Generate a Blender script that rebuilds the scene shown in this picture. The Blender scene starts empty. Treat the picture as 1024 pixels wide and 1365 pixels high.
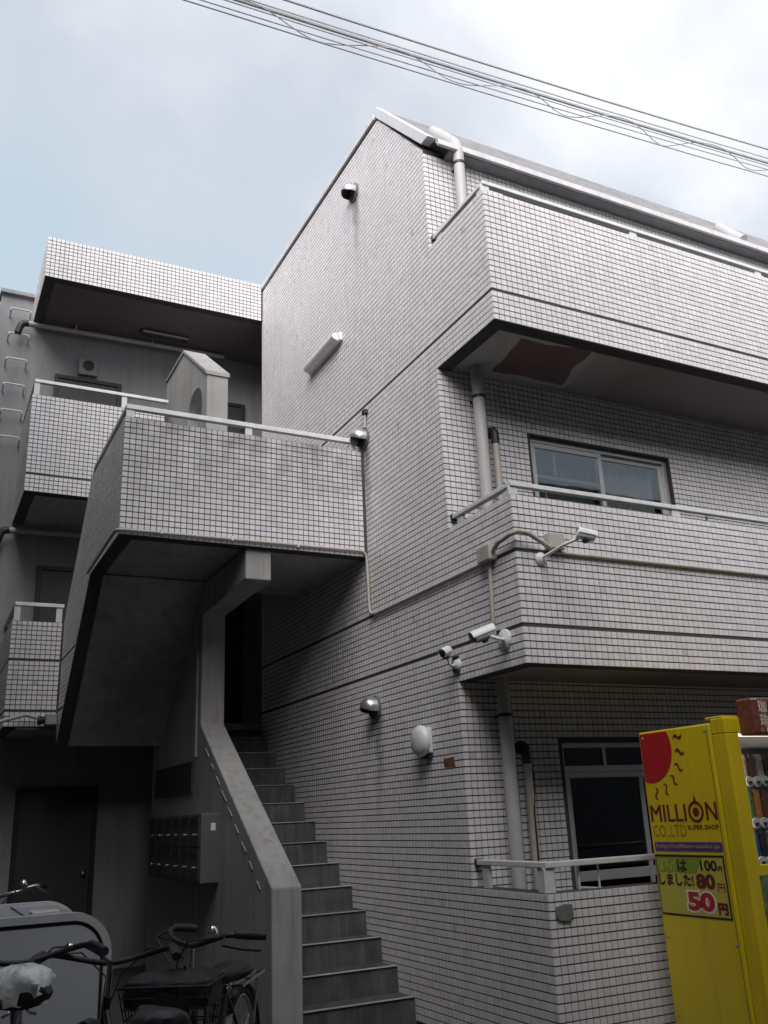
import bpy, bmesh, math, random
import numpy as np
from mathutils import Vector, Matrix, Euler

random.seed(7); RNG = np.random.default_rng(7)
S = bpy.context.scene
COL = S.collection
PI = math.pi
GZ = 0.19                                   # street level

# ------------------------------------------------------------------ camera
YAW, PITCH, ROLL, FPX = 0.4818, 0.3241, -0.0450, 1205.5
CAM = Vector((-3.5488, -5.7165, 1.6527))
_cy, _sy, _cp, _sp = math.cos(YAW), math.sin(YAW), math.cos(PITCH), math.sin(PITCH)
FW = Vector((_sy*_cp, _cy*_cp, _sp)); _r = Vector((_cy, -_sy, 0)); _u = _r.cross(FW)
RT = _r*math.cos(ROLL) + _u*math.sin(ROLL); UP = _u*math.cos(ROLL) - _r*math.sin(ROLL)
cd = bpy.data.cameras.new('camera'); cam = bpy.data.objects.new('camera', cd); COL.objects.link(cam)
cd.sensor_fit = 'HORIZONTAL'; cd.sensor_width = 36; cd.lens = 36*FPX/1024; cd.clip_end = 2000; cd.clip_start = .05
M = Matrix((RT, UP, -FW)).transposed().to_4x4(); M.translation = CAM
cam.matrix_world = M; S.camera = cam

def at(x, y, ax, v):
    """photo pixel -> point on the plane ax = v"""
    d = FW + RT*((x-512)/FPX) - UP*((y-682.5)/FPX)
    i = 'XYZ'.index(ax); t = (v-CAM[i])/d[i]
    return CAM + d*t

# ------------------------------------------------------------------ light
SUN_EL, SUN_AZ = math.radians(38), math.radians(216)      # azimuth measured clockwise from +Y
w = bpy.data.worlds.new('World'); S.world = w; w.use_nodes = True
nt = w.node_tree; nt.nodes.clear()
def N(t, **k):
    n = nt.nodes.new(t)
    for a, b in k.items(): setattr(n, a, b)
    return n
L = lambda a, b: nt.links.new(a, b)
out = N('ShaderNodeOutputWorld'); bg = N('ShaderNodeBackground'); L(bg.outputs[0], out.inputs[0])
sky = N('ShaderNodeTexSky', sky_type='NISHITA', sun_disc=False, sun_elevation=SUN_EL, sun_rotation=SUN_AZ,
        air_density=1.0, dust_density=3.0, ozone_density=1.0)
tc = N('ShaderNodeTexCoord'); sep = N('ShaderNodeSeparateXYZ'); L(tc.outputs['Generated'], sep.inputs[0])
mx = N('ShaderNodeMath', operation='MAXIMUM'); L(sep.outputs[2], mx.inputs[0]); mx.inputs[1].default_value = 0.0
ad = N('ShaderNodeMath', operation='ADD'); L(mx.outputs[0], ad.inputs[0]); ad.inputs[1].default_value = .22
dv = N('ShaderNodeVectorMath', operation='DIVIDE'); L(tc.outputs['Generated'], dv.inputs[0])
cmb = N('ShaderNodeCombineXYZ'); [L(ad.outputs[0], cmb.inputs[i]) for i in range(3)]; L(cmb.outputs[0], dv.inputs[1])
off = N('ShaderNodeVectorMath', operation='ADD'); L(dv.outputs[0], off.inputs[0]); off.inputs[1].default_value = (2.21, 4.35, 1.77)
n1 = N('ShaderNodeTexNoise'); n1.inputs['Scale'].default_value = 1.35; n1.inputs['Detail'].default_value = 6; n1.inputs['Roughness'].default_value = .5
n1.inputs['Distortion'].default_value = .25
L(off.outputs[0], n1.inputs['Vector'])
rp = N('ShaderNodeValToRGB'); L(n1.outputs[0], rp.inputs[0])
E_ = rp.color_ramp.elements
E_[0].position = .36; E_[0].color = (3.2, 4.0, 4.5, 1)
E_[1].position = .73; E_[1].color = (7.2, 7.2, 7.4, 1)
e = rp.color_ramp.elements.new(.50); e.color = (3.95, 4.25, 4.7, 1)
mxs = N('ShaderNodeMixRGB'); mxs.inputs[0].default_value = .88; L(sky.outputs[0], mxs.inputs[1]); L(rp.outputs[0], mxs.inputs[2])
L(mxs.outputs[0], bg.inputs[0]); bg.inputs[1].default_value = .051
sd = bpy.data.lights.new('sun', 'SUN'); sun = bpy.data.objects.new('sun', sd); COL.objects.link(sun)
sd.energy = 1.5; sd.angle = math.radians(60); sd.color = (1, .96, .92)
sdir = Vector((math.sin(SUN_AZ)*math.cos(SUN_EL), math.cos(SUN_AZ)*math.cos(SUN_EL), math.sin(SUN_EL)))
sun.rotation_euler = sdir.to_track_quat('Z', 'Y').to_euler()
S.view_settings.view_transform = 'Standard'; S.view_settings.look = 'None'; S.view_settings.exposure = 1.82; S.view_settings.gamma = 1
S.view_settings.use_curve_mapping = False
S.render.resolution_x = 768; S.render.resolution_y = 1024

# ------------------------------------------------------------------ materials
def pm(name, col, rough=.6, var=.12, scale=6., bump=0., metal=0., streak=0., attr=False, spec=.5, dirt=None, fine=60., coat=0.):
    m = bpy.data.materials.new(name); m.use_nodes = True
    t = m.node_tree; b = t.nodes['Principled BSDF']
    def n(ty, **k):
        x = t.nodes.new(ty)
        for a, c in k.items(): setattr(x, a, c)
        return x
    l = t.links.new
    b.inputs['Roughness'].default_value = rough; b.inputs['Metallic'].default_value = metal
    b.inputs['Specular IOR Level'].default_value = spec
    if coat: b.inputs['Coat Weight'].default_value = coat
    geo = n('ShaderNodeNewGeometry')
    no = n('ShaderNodeTexNoise'); no.inputs['Scale'].default_value = scale; no.inputs['Detail'].default_value = 5
    l(geo.outputs['Position'], no.inputs['Vector'])
    mr = n('ShaderNodeMapRange'); l(no.outputs[0], mr.inputs[0])
    mr.inputs[1].default_value = .25; mr.inputs[2].default_value = .75; mr.inputs[3].default_value = 1-var; mr.inputs[4].default_value = 1+var
    cur = n('ShaderNodeVectorMath', operation='SCALE'); cur.inputs[0].default_value = col; l(mr.outputs[0], cur.inputs['Scale'])
    v = cur.outputs[0]
    if attr:
        at_ = n('ShaderNodeAttribute', attribute_name='tc')
        mu = n('ShaderNodeVectorMath', operation='MULTIPLY'); l(v, mu.inputs[0]); l(at_.outputs['Vector'], mu.inputs[1]); v = mu.outputs[0]
    if streak:
        mp = n('ShaderNodeMapping'); mp.inputs['Scale'].default_value = (9, 9, .7); l(geo.outputs['Position'], mp.inputs[0])
        sn = n('ShaderNodeTexNoise'); sn.inputs['Scale'].default_value = 1.3; sn.inputs['Detail'].default_value = 6; sn.inputs['Roughness'].default_value = .65
        l(mp.outputs[0], sn.inputs['Vector'])
        sr = n('ShaderNodeMapRange'); l(sn.outputs[0], sr.inputs[0]); sr.inputs[1].default_value = .48; sr.inputs[2].default_value = .72
        sr.inputs[3].default_value = 0; sr.inputs[4].default_value = streak
        mi = n('ShaderNodeMixRGB'); l(sr.outputs[0], mi.inputs[0]); l(v, mi.inputs[1]); mi.inputs[2].default_value = (*(dirt or (.07, .065, .055)), 1); v = mi.outputs[0]
    l(v, b.inputs['Base Color'])
    r2 = n('ShaderNodeMapRange'); l(no.outputs[0], r2.inputs[0]); r2.inputs[3].default_value = max(.03, rough-.12); r2.inputs[4].default_value = min(1, rough+.12)
    l(r2.outputs[0], b.inputs['Roughness'])
    if bump:
        fn = n('ShaderNodeTexNoise'); fn.inputs['Scale'].default_value = fine; fn.inputs['Detail'].default_value = 4; l(geo.outputs['Position'], fn.inputs['Vector'])
        bp = n('ShaderNodeBump'); bp.inputs['Strength'].default_value = bump; bp.inputs['Distance'].default_value = .01
        l(fn.outputs[0], bp.inputs['Height']); l(bp.outputs[0], b.inputs['Normal'])
    return m

VENTS = [(1.41, 7.82), (1.39, 5.0), (1.37, 2.48)]            # hoods on the side wall (y, z): grime runs below them
def tile_material():
    m = pm('wall_tile', (.69, .660, .683), rough=.42, var=.05, scale=1.2, attr=True, streak=.16, spec=.5, dirt=(.33, .295, .25))
    t = m.node_tree; b = t.nodes['Principled BSDF']; l = t.links.new
    n = lambda ty, **k: [setattr(x, a, c) for x in [t.nodes.new(ty)] for a, c in k.items()] and t.nodes[-1] or t.nodes[-1]
    src = b.inputs['Base Color'].links[0].from_socket
    geo = t.nodes.new('ShaderNodeNewGeometry'); sp = t.nodes.new('ShaderNodeSeparateXYZ'); l(geo.outputs['Position'], sp.inputs[0])
    ns = t.nodes.new('ShaderNodeTexNoise'); ns.inputs['Scale'].default_value = 5; l(geo.outputs['Position'], ns.inputs['Vector'])
    def mth(op, a, c=None):
        x = t.nodes.new('ShaderNodeMath'); x.operation = op
        for i, q in enumerate((a, c)):
            if q is None: continue
            if isinstance(q, (int, float)): x.inputs[i].default_value = q
            else: l(q, x.inputs[i])
        return x.outputs[0]
    tot = None
    wob = mth('MULTIPLY', mth('SUBTRACT', ns.outputs[0], .5), .22)
    isx = mth('LESS_THAN', sp.outputs[0], .02)
    for y0, z0 in VENTS:
        dy = mth('ABSOLUTE', mth('SUBTRACT', mth('ADD', sp.outputs[1], wob), y0-.02))
        a = mth('MAXIMUM', mth('SUBTRACT', 1., mth('DIVIDE', dy, .11)), 0.)
        dz = mth('SUBTRACT', z0, sp.outputs[2])
        c = mth('MAXIMUM', mth('SUBTRACT', 1., mth('DIVIDE', dz, .95)), 0.)
        c = mth('MULTIPLY', c, mth('GREATER_THAN', dz, 0.))
        s = mth('MULTIPLY', mth('MULTIPLY', a, c), isx)
        tot = s if tot is None else mth('MAXIMUM', tot, s)
    mi = t.nodes.new('ShaderNodeMixRGB'); l(mth('MULTIPLY', tot, .75), mi.inputs[0]); l(src, mi.inputs[1]); mi.inputs[2].default_value = (.06, .058, .055, 1)
    l(mi.outputs[0], b.inputs['Base Color'])
    return m
TILE = tile_material()
GROUT = pm('grout', (.062, .06, .06), .9, .25, 9, bump=.2)
CONC = pm('painted_concrete', (.33, .325, .318), .8, .10, 3, bump=.25, streak=.45, dirt=(.10, .095, .085))
CONC2 = pm('grey_render', (.30, .30, .31), .85, .10, 2, bump=.3, streak=.25)
DKCONC = pm('stair_concrete', (.42, .41, .40), .85, .18, 5, bump=.35, streak=.35, dirt=(.04, .04, .04))
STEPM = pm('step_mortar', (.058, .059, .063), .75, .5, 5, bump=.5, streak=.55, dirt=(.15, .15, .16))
WHITE = pm('white_painted_steel', (.66, .66, .66), .45, .06, 9, streak=.25, dirt=(.25, .2, .15))
RAILM = pm('galvanised_rail', (.70, .71, .72), .42, .08, 14, metal=.1, streak=.2, dirt=(.22, .19, .15))
PVC = pm('pvc_pipe', (.43, .42, .425), .5, .06, 6, streak=.22, dirt=(.2, .18, .15))
BLACK = pm('black_plastic', (.02, .02, .021), .5, .2, 20)
RUBBER = pm('tyre_rubber', (.025, .025, .025), .8, .2, 20)
CHROME = pm('chrome', (.6, .6, .6), .2, .1, 10, metal=1)
ROOFM = pm('roof_sheet', (.60, .59, .60), .55, .10, 4, metal=.0, streak=.3)
TRIM = pm('roof_trim', (.62, .61, .63), .45, .05, 5, streak=.2)
ALU = pm('window_aluminium', (.55, .55, .55), .38, .05, 8, metal=.5)
CURT = pm('curtain', (.50, .52, .53), .9, .08, 3)
SHUT = pm('grey_shutter', (.42, .40, .42), .6, .08, 3, streak=.2)
CURTD = pm('grey_paper_screen', (.17, .185, .20), .9, .3, 3)
DARKIN = pm('room_interior', (.05, .05, .052), .9, .3, 2)
BROWN = pm('brown_soffit', (.17, .135, .14), .85, .12, 2, bump=.2)
DOORM = pm('dark_steel_door', (.045, .043, .042), .5, .15, 3)
GREYM = pm('grey_sheet_metal', (.42, .425, .44), .4, .08, 3, metal=.3, streak=.2)
ALUT = pm('aluminium_trim', (.72, .72, .72), .35, .08, 10, metal=.25)
YEL = pm('yellow_enamel', (.66, .49, .012), .32, .06, 3, streak=.3, dirt=(.32, .22, .04), coat=.2)
REDI = pm('red_print', (.42, .015, .018), .4, .04, 9)
DRED = pm('maroon_print', (.14, .012, .014), .4, .04, 9)
BLKI = pm('black_print', (.015, .014, .014), .4, .04, 9)
PURP = pm('purple_print', (.09, .04, .17), .4, .04, 9)
GRNI = pm('green_print', (.20, .30, .03), .4, .04, 9)
YGI = pm('pale_yellow_print', (.50, .43, .06), .4, .04, 9)
OCHR = pm('ochre_print', (.30, .20, .015), .4, .04, 9)
WHTI = pm('white_print', (.7, .7, .68), .4, .04, 9)
ASPH = pm('asphalt', (.055, .055, .056), .9, .25, 3, bump=.6, fine=120)
CABLE = pm('cable_sheath', (.62, .62, .64), .6, .1, 9)
BEIGE = pm('beige_conduit', (.42, .39, .35), .5, .1, 7, streak=.3)
LAMPW = pm('opal_plastic', (.72, .72, .73), .25, .04, 9)
HOOD = pm('hood_metal', (.52, .53, .54), .34, .12, 12, metal=.85)
BLOND = pm('white_plastic', (.74, .74, .74), .35, .05, 12)
RUST = pm('rust', (.16, .06, .025), .9, .5, 40, bump=.4)
BAG = pm('crumpled_white_plastic', (.72, .72, .7), .35, .25, 22, bump=.8, fine=35)

def glass_material(name, tint, refl=.25):
    m = bpy.data.materials.new(name); m.use_nodes = True; t = m.node_tree; t.nodes.clear(); l = t.links.new
    o = t.nodes.new('ShaderNodeOutputMaterial'); mi = t.nodes.new('ShaderNodeMixShader'); tr = t.nodes.new('ShaderNodeBsdfTransparent'); gl = t.nodes.new('ShaderNodeBsdfGlossy')
    lw = t.nodes.new('ShaderNodeLayerWeight'); pw = t.nodes.new('ShaderNodeMath'); pw.operation = 'POWER'; l(lw.outputs['Facing'], pw.inputs[0]); pw.inputs[1].default_value = 4
    a = t.nodes.new('ShaderNodeMath'); a.operation = 'MULTIPLY_ADD'; l(pw.outputs[0], a.inputs[0]); a.inputs[1].default_value = .85-refl; a.inputs[2].default_value = refl
    no = t.nodes.new('ShaderNodeTexNoise'); no.inputs['Scale'].default_value = 1.5; ge = t.nodes.new('ShaderNodeNewGeometry'); l(ge.outputs['Position'], no.inputs['Vector'])
    bp = t.nodes.new('ShaderNodeBump'); bp.inputs['Strength'].default_value = .08; bp.inputs['Distance'].default_value = .02; l(no.outputs[0], bp.inputs['Height']); l(bp.outputs[0], gl.inputs['Normal'])
    gl.inputs['Roughness'].default_value = .02; gl.inputs['Color'].default_value = (.9, .93, .95, 1); tr.inputs['Color'].default_value = (*tint, 1)
    l(a.outputs[0], mi.inputs[0]); l(tr.outputs[0], mi.inputs[1]); l(gl.outputs[0], mi.inputs[2]); l(mi.outputs[0], o.inputs[0])
    return m
GLASS = glass_material('window_glass', (.72, .73, .73), .09)
GLASSC = glass_material('display_glass', (.94, .94, .94), .04)

def peel_material(name, paint, under, patch):
    """old painted soffit: one patch of paint has come away with a ragged pale rim and shows the brown board"""
    m = pm(name, paint, .85, .12, 2.5, bump=.3)
    t = m.node_tree; b = t.nodes['Principled BSDF']; l = t.links.new
    src = b.inputs['Base Color'].links[0].from_socket
    g = t.nodes.new('ShaderNodeNewGeometry'); sp = t.nodes.new('ShaderNodeSeparateXYZ'); l(g.outputs['Position'], sp.inputs[0])
    n_ = t.nodes.new('ShaderNodeTexNoise'); n_.inputs['Scale'].default_value = 2.2; n_.inputs['Detail'].default_value = 5; l(g.outputs['Position'], n_.inputs['Vector'])
    def mth(op, a, c=None):
        x = t.nodes.new('ShaderNodeMath'); x.operation = op
        for i, q in enumerate((a, c)):
            if q is None: continue
            if isinstance(q, (int, float)): x.inputs[i].default_value = q
            else: l(q, x.inputs[i])
        return x.outputs[0]
    cx, cy, hx, hy = patch
    sk = mth('ADD', sp.outputs[0], mth('MULTIPLY', mth('SUBTRACT', sp.outputs[1], cy), -.25))
    dx = mth('DIVIDE', mth('ABSOLUTE', mth('SUBTRACT', sk, cx)), hx); dy = mth('DIVIDE', mth('ABSOLUTE', mth('SUBTRACT', sp.outputs[1], cy)), hy)
    dd = mth('ADD', mth('MAXIMUM', dx, dy), mth('MULTIPLY', mth('SUBTRACT', n_.outputs[0], .5), .7))
    v = src
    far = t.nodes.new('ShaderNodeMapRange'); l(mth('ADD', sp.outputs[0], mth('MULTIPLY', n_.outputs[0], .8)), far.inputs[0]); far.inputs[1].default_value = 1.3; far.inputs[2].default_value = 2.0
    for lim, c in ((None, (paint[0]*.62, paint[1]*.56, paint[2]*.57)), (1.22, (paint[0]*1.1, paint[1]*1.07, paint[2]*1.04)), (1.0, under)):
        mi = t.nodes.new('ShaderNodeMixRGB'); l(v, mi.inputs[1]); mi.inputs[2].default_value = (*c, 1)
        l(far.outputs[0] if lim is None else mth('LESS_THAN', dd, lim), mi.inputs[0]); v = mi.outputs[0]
    l(v, b.inputs['Base Color'])
    return m
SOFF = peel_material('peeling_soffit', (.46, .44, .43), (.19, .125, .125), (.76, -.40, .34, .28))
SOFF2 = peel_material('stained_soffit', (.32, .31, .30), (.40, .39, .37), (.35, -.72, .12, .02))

# ------------------------------------------------------------------ object helpers
WL = {}                                     # world position of each empty / part origin
def tag(o, label=None, cat=None, group=None, kind=None):
    if label: o['label'] = label
    if cat: o['category'] = cat
    if group: o['group'] = group
    if kind: o['kind'] = kind
    return o
def thing(name, loc, label, cat, group=None, rz=0.):
    o = bpy.data.objects.new(name, None); COL.objects.link(o); o.location = loc; o.rotation_euler = (0, 0, rz); o.empty_display_size = .1
    WL[o] = Vector(loc); return tag(o, label, cat, group)

class MB:
    def __init__(s): s.v = []; s.f = []
    def add(s, vs, fs):
        k = len(s.v); s.v += [tuple(x) for x in vs]; s.f += [tuple(i+k for i in f) for f in fs]; return s
    def box(s, x0, x1, y0, y1, z0, z1):
        return s.add([(x0,y0,z0),(x1,y0,z0),(x1,y1,z0),(x0,y1,z0),(x0,y0,z1),(x1,y0,z1),(x1,y1,z1),(x0,y1,z1)],
                     [(0,3,2,1),(4,5,6,7),(0,1,5,4),(1,2,6,5),(2,3,7,6),(3,0,4,7)])
    def prism(s, poly, ax, a, b):
        """polygon (2-D, counter-clockwise or not) in the plane normal to ax, from a to b"""
        def P(q, c): return {'X': (c, q[0], q[1]), 'Y': (q[0], c, q[1]), 'Z': (q[0], q[1], c)}[ax]
        n = len(poly); vs = [P(q, a) for q in poly] + [P(q, b) for q in poly]
        fs = [tuple(range(n))[::-1], tuple(range(n, 2*n))] + [(i, (i+1) % n, n+(i+1) % n, n+i) for i in range(n)]
        return s.add(vs, fs)
    def tube(s, pts, r, n=10, cap=True, closed=False):
        pts = [Vector(q) for q in pts]; m = len(pts); vs = []; fs = []; ref = None
        rr = r if isinstance(r, (list, tuple)) else [r]*m
        for i, q in enumerate(pts):
            if closed: d = pts[(i+1) % m]-pts[i-1]
            else: d = pts[min(i+1, m-1)]-pts[max(i-1, 0)]
            d.normalize()
            if ref is None: ref = d.orthogonal().normalized()
            ref = (ref-d*ref.dot(d)); ref = ref.normalized() if ref.length > 1e-6 else d.orthogonal().normalized()
            c = d.cross(ref)
            vs += [q+(ref*math.cos(2*PI*k/n)+c*math.sin(2*PI*k/n))*rr[i] for k in range(n)]
        for i in range(m if closed else m-1):
            j = (i+1) % m
            fs += [(i*n+k, i*n+(k+1) % n, j*n+(k+1) % n, j*n+k) for k in range(n)]
        if cap and not closed: fs += [tuple(range(n))[::-1], tuple(range((m-1)*n, m*n))]
        return s.add(vs, fs)
    def lathe(s, prof, origin, axis, n=20):
        """prof: (radius, distance along the axis)"""
        a = Vector(axis).normalized(); u = a.orthogonal().normalized(); c = a.cross(u); o = Vector(origin); vs = []; fs = []
        for r, h in prof: vs += [o+a*h+(u*math.cos(2*PI*k/n)+c*math.sin(2*PI*k/n))*max(r, 1e-4) for k in range(n)]
        for i in range(len(prof)-1): fs += [(i*n+k, i*n+(k+1) % n, (i+1)*n+(k+1) % n, (i+1)*n+k) for k in range(n)]
        fs += [tuple(range(n))[::-1], tuple(range((len(prof)-1)*n, len(prof)*n))]
        return s.add(vs, fs)
    def obox(s, c, ax, ay, az, sx, sy, sz):
        """oriented box: centre, three unit axes, full sizes"""
        c, ax, ay, az = Vector(c), Vector(ax).normalized()*sx/2, Vector(ay).normalized()*sy/2, Vector(az).normalized()*sz/2
        vs = [c+i*ax+j*ay+k*az for k in (-1, 1) for i, j in ((-1,-1),(1,-1),(1,1),(-1,1))]
        return s.add(vs, [(0,3,2,1),(4,5,6,7),(0,1,5,4),(1,2,6,5),(2,3,7,6),(3,0,4,7)])
    def build(s, name, mat, parent=None, bevel=0., smooth=False, local=False, kind=None, origin=None):
        me = bpy.data.meshes.new(name)
        if parent is not None: o0 = Vector() if local else WL[parent]
        elif origin is not None: o0 = Vector(origin)
        else:
            A = np.array(s.v); lo, hi = A.min(0), A.max(0); o0 = Vector(((lo[0]+hi[0])/2, (lo[1]+hi[1])/2, lo[2]))
        me.from_pydata([(x-o0.x, y-o0.y, z-o0.z) for x, y, z in s.v], [], s.f)
        bm = bmesh.new(); bm.from_mesh(me); bmesh.ops.recalc_face_normals(bm, faces=bm.faces); bm.to_mesh(me); bm.free()
        me.materials.append(mat)
        o = bpy.data.objects.new(name, me); COL.objects.link(o)
        if parent is not None: o.parent = parent
        else: o.location = o0
        WL[o] = Vector(o0) if not local else Vector()
        if smooth:
            for p_ in me.polygons: p_.use_smooth = True
            md = None
            me.set_sharp_from_angle(angle=math.radians(38))
        if bevel:
            md = o.modifiers.new('bevel', 'BEVEL'); md.width = bevel; md.segments = 2; md.limit_method = 'ANGLE'; md.angle_limit = math.radians(40)
        if kind: o['kind'] = kind
        return o

def text_mesh(body, size, extrude=.0012, bold=0.):
    cu = bpy.data.curves.new('lettering', 'FONT'); cu.body = body; cu.size = size; cu.extrude = extrude; cu.offset = bold; cu.resolution_u = 3
    o = bpy.data.objects.new('lettering', cu); COL.objects.link(o)
    dg = bpy.context.evaluated_depsgraph_get(); dg.update()
    me = bpy.data.meshes.new_from_object(o.evaluated_get(dg)); bpy.data.objects.remove(o); bpy.data.curves.remove(cu)
    return me
def lettering(name, body, x0, x1, z0, z1, place, mat, parent, bold=0., extrude=.0012):
    """text stretched into the box x0..x1, z0..z1 of a face; place(u, v, n) gives the parent-local point"""
    me = text_mesh(body, 1., .0, bold)
    n = len(me.vertices)
    if n == 0: return None
    a = np.zeros(n*3); me.vertices.foreach_get('co', a); a = a.reshape(-1, 3)
    lo, hi = a.min(0), a.max(0)
    u = x0+(a[:, 0]-lo[0])/(hi[0]-lo[0])*(x1-x0); v = z0+(a[:, 1]-lo[1])/(hi[1]-lo[1])*(z1-z0)
    co = np.array([place(p, q, 0) for p, q in zip(u, v)]); me.vertices.foreach_set('co', co.ravel()); me.update()
    me.materials.clear(); me.materials.append(mat)
    o = bpy.data.objects.new(name, me); COL.objects.link(o); o.parent = parent
    return o

# ------------------------------------------------------------------ wall tiles
P = .05
ROWS = []
z = 2.5625
while z > GZ-.02: z -= P; ROWS.append((z, z+P))
ROWS += [(2.5625+P*i, 2.5625+P*(i+1)) for i in range(5)]
ROWS += [(2.8325+P*i, 2.8325+P*(i+1)) for i in range(10)]
q = (5.3825-3.3525)/41
ROWS += [(3.3525+q*i, 3.3525+q*(i+1)) for i in range(41)]
ROWS += [(5.4025+P*i, 5.4025+P*(i+1)) for i in range(64)]
ROWS.sort()
def rows(z0, z1): return [r for r in ROWS if r[0] >= z0-.012 and r[1] <= z1+.012]
TH, JOINT, LIP = .0055, .0068, .0009
def tile_quads(u0, u1, z0, z1, n):
    """(n,8,3) local tile corners in (u, depth, z) and per-tile colour"""
    w = (u1-u0-JOINT*.82)/2; h = (z1-z0-JOINT*1.15)/2; uc = (u0+u1)/2; zc = (z0+z1)/2
    sg = np.array([(-1,-1),(1,-1),(1,1),(-1,1)])
    V = np.zeros((n, 8, 3))
    tilt = RNG.normal(0, .00025, (n, 2))
    for k in range(4):
        V[:, k, 0] = uc+sg[k,0]*w; V[:, k, 1] = -.001; V[:, k, 2] = zc+sg[k,1]*h
        V[:, k+4, 0] = uc+sg[k,0]*(w-LIP); V[:, k+4, 2] = zc+sg[k,1]*(h-LIP); V[:, k+4, 1] = TH+tilt[:, 0]*sg[k,0]+tilt[:, 1]*sg[k,1]
    c = 1+RNG.normal(0, .035, n); c = np.where(RNG.random(n) < .004, c*.80, c)
    colr = np.stack([c*(1+RNG.normal(0, .014, n)), c, c*(1+RNG.normal(0, .016, n))], 1)
    return V, colr
TF = np.array([(4,5,6,7),(0,1,5,4),(1,2,6,5),(2,3,7,6),(3,0,4,7)])
def tile_mesh(V, colr, name):
    n = len(V); me = bpy.data.meshes.new(name)
    me.vertices.add(n*8); me.vertices.foreach_set('co', V.reshape(-1).astype(np.float32))
    F = (TF[None]+np.arange(n)[:, None, None]*8).reshape(-1)
    me.loops.add(len(F)); me.loops.foreach_set('vertex_index', F.astype(np.int32))
    me.polygons.add(n*5); me.polygons.foreach_set('loop_start', np.arange(0, n*20, 4, dtype=np.int32))
    a = me.attributes.new('tc', 'FLOAT_VECTOR', 'POINT'); a.data.foreach_set('vector', np.repeat(colr, 8, 0).reshape(-1).astype(np.float32))
    me.update(calc_edges=True); me.validate(); me.shade_flat()
    me.materials.append(TILE); return me
def tiles(name, parent, face, plane, u0, ncol, rws, keep=None, clip=None):
    """face 'x': wall facing -X at X=plane, u along +Y ; face 'y': wall facing -Y at Y=plane, u along +X"""
    U, Z = [], []
    for c in range(ncol):
        for r in rws:
            a, b = u0+P*c, u0+P*(c+1)
            if keep is None or keep((a+b)/2, (r[0]+r[1])/2, a, b, r[0], r[1]): U.append((a, b)); Z.append(r)
    if not U: return None
    U = np.array(U); Z = np.array(Z)
    V, colr = tile_quads(U[:, 0], U[:, 1], Z[:, 0], Z[:, 1], len(U))
    if clip:
        lo, hi = clip(V[..., 0]); V[..., 2] = np.clip(V[..., 2], lo, np.maximum(hi, lo))
    o0 = WL[parent]; W = np.zeros_like(V)
    if face == 'x': W[..., 0] = plane-V[..., 1]; W[..., 1] = V[..., 0]
    else: W[..., 1] = plane-V[..., 1]; W[..., 0] = V[..., 0]
    W[..., 2] = V[..., 2]
    if face == 'x': W = W[:, [1,0,3,2,5,4,7,6]]
    W -= np.array(o0)
    o = bpy.data.objects.new(name, tile_mesh(W, colr, name)); COL.objects.link(o); o.parent = parent; o['kind'] = 'stuff'; WL[o] = o0
    return o
_TV = {}
def tile_pieces(parent, face, plane, u0, cols, rws):
    """separate tiles, sharing a dozen meshes"""
    for c in cols:
        for r in rws:
            h = round(r[1]-r[0], 5); key = (face, h, random.randrange(12))
            if key not in _TV:
                V, colr = tile_quads(np.array([-P/2]), np.array([P/2]), np.array([-h/2]), np.array([h/2]), 1)
                W = np.zeros_like(V)
                if face == 'x': W[..., 0] = -V[..., 1]; W[..., 1] = V[..., 0]; W[..., 2] = V[..., 2]; W = W[:, [1,0,3,2,5,4,7,6]]
                else: W[..., 1] = -V[..., 1]; W[..., 0] = V[..., 0]; W[..., 2] = V[..., 2]
                _TV[key] = tile_mesh(W, colr, 'tile')
            o = bpy.data.objects.new('tile', _TV[key]); COL.objects.link(o); o.parent = parent
            uu, zz = u0+P*(c+.5), (r[0]+r[1])/2
            o.location = Vector((plane, uu, zz) if face == 'x' else (uu, plane, zz))-WL[parent]

# ------------------------------------------------------------------ ground
g = MB().box(-60, 60, -60, 60, GZ-.4, GZ).build('ground', ASPH, origin=(0, 0, GZ)); g['kind'] = 'structure'

# ------------------------------------------------------------------ apartment building
BD = .85                                  # balcony depth
XE = 7.0
bld = thing('apartment_building', (3.5, 2.5, GZ), 'three-storey apartment building clad in small white square tiles with dark joints', 'building')
sw = MB().prism([(0, GZ), (4.3, GZ), (4.3, 8.38), (.83, 8.38), (0, 7.35)], 'X', 0, .2).build('side_wall', GROUT, bld)
tiles('side_wall_tile', sw, 'x', 0., 0., 86, rows(GZ, 8.36), lambda u, z, a, b, c, d: c < 7.33+b*1.24-.008, lambda u: (u*0, 7.33+u*1.24))
WIN = {1: (.88, 2.44, .30, 2.13), 2: (.87, 2.44, 2.80, 4.68), 3: (.87, 2.44, 5.34, 7.14)}
WIN2 = {k: (4.3, 5.86, v[2], v[3]) for k, v in WIN.items()}
fw_ = MB(); zs = [GZ]
for k in (1, 2, 3):
    x0, x1, a, b = WIN[k]; X0, X1, _, _ = WIN2[k]
    fw_.box(.2, XE, 0, .2, zs[-1], a)
    for s0, s1 in ((.2, x0), (x1, X0), (X1, XE)): fw_.box(s0, s1, 0, .2, a, b)
    zs.append(b)
fw_.box(.2, XE, 0, .2, zs[-1], 7.35)
fwall = fw_.build('front_wall', GROUT, bld)
inw = lambda u, z, a, b, c, d: not any(b > w_[0]+.004 and a < w_[1]-.004 and d > w_[2]+.004 and c < w_[3]-.004 for W_ in (WIN, WIN2) for w_ in W_.values())
tiles('front_wall_tile', fwall, 'y', 0., -.0065, 140, rows(GZ, 7.30), inw)
MB().box(.2, XE, 4.1, 4.3, GZ, 8.38).build('rear_wall', CONC2, bld)
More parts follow.
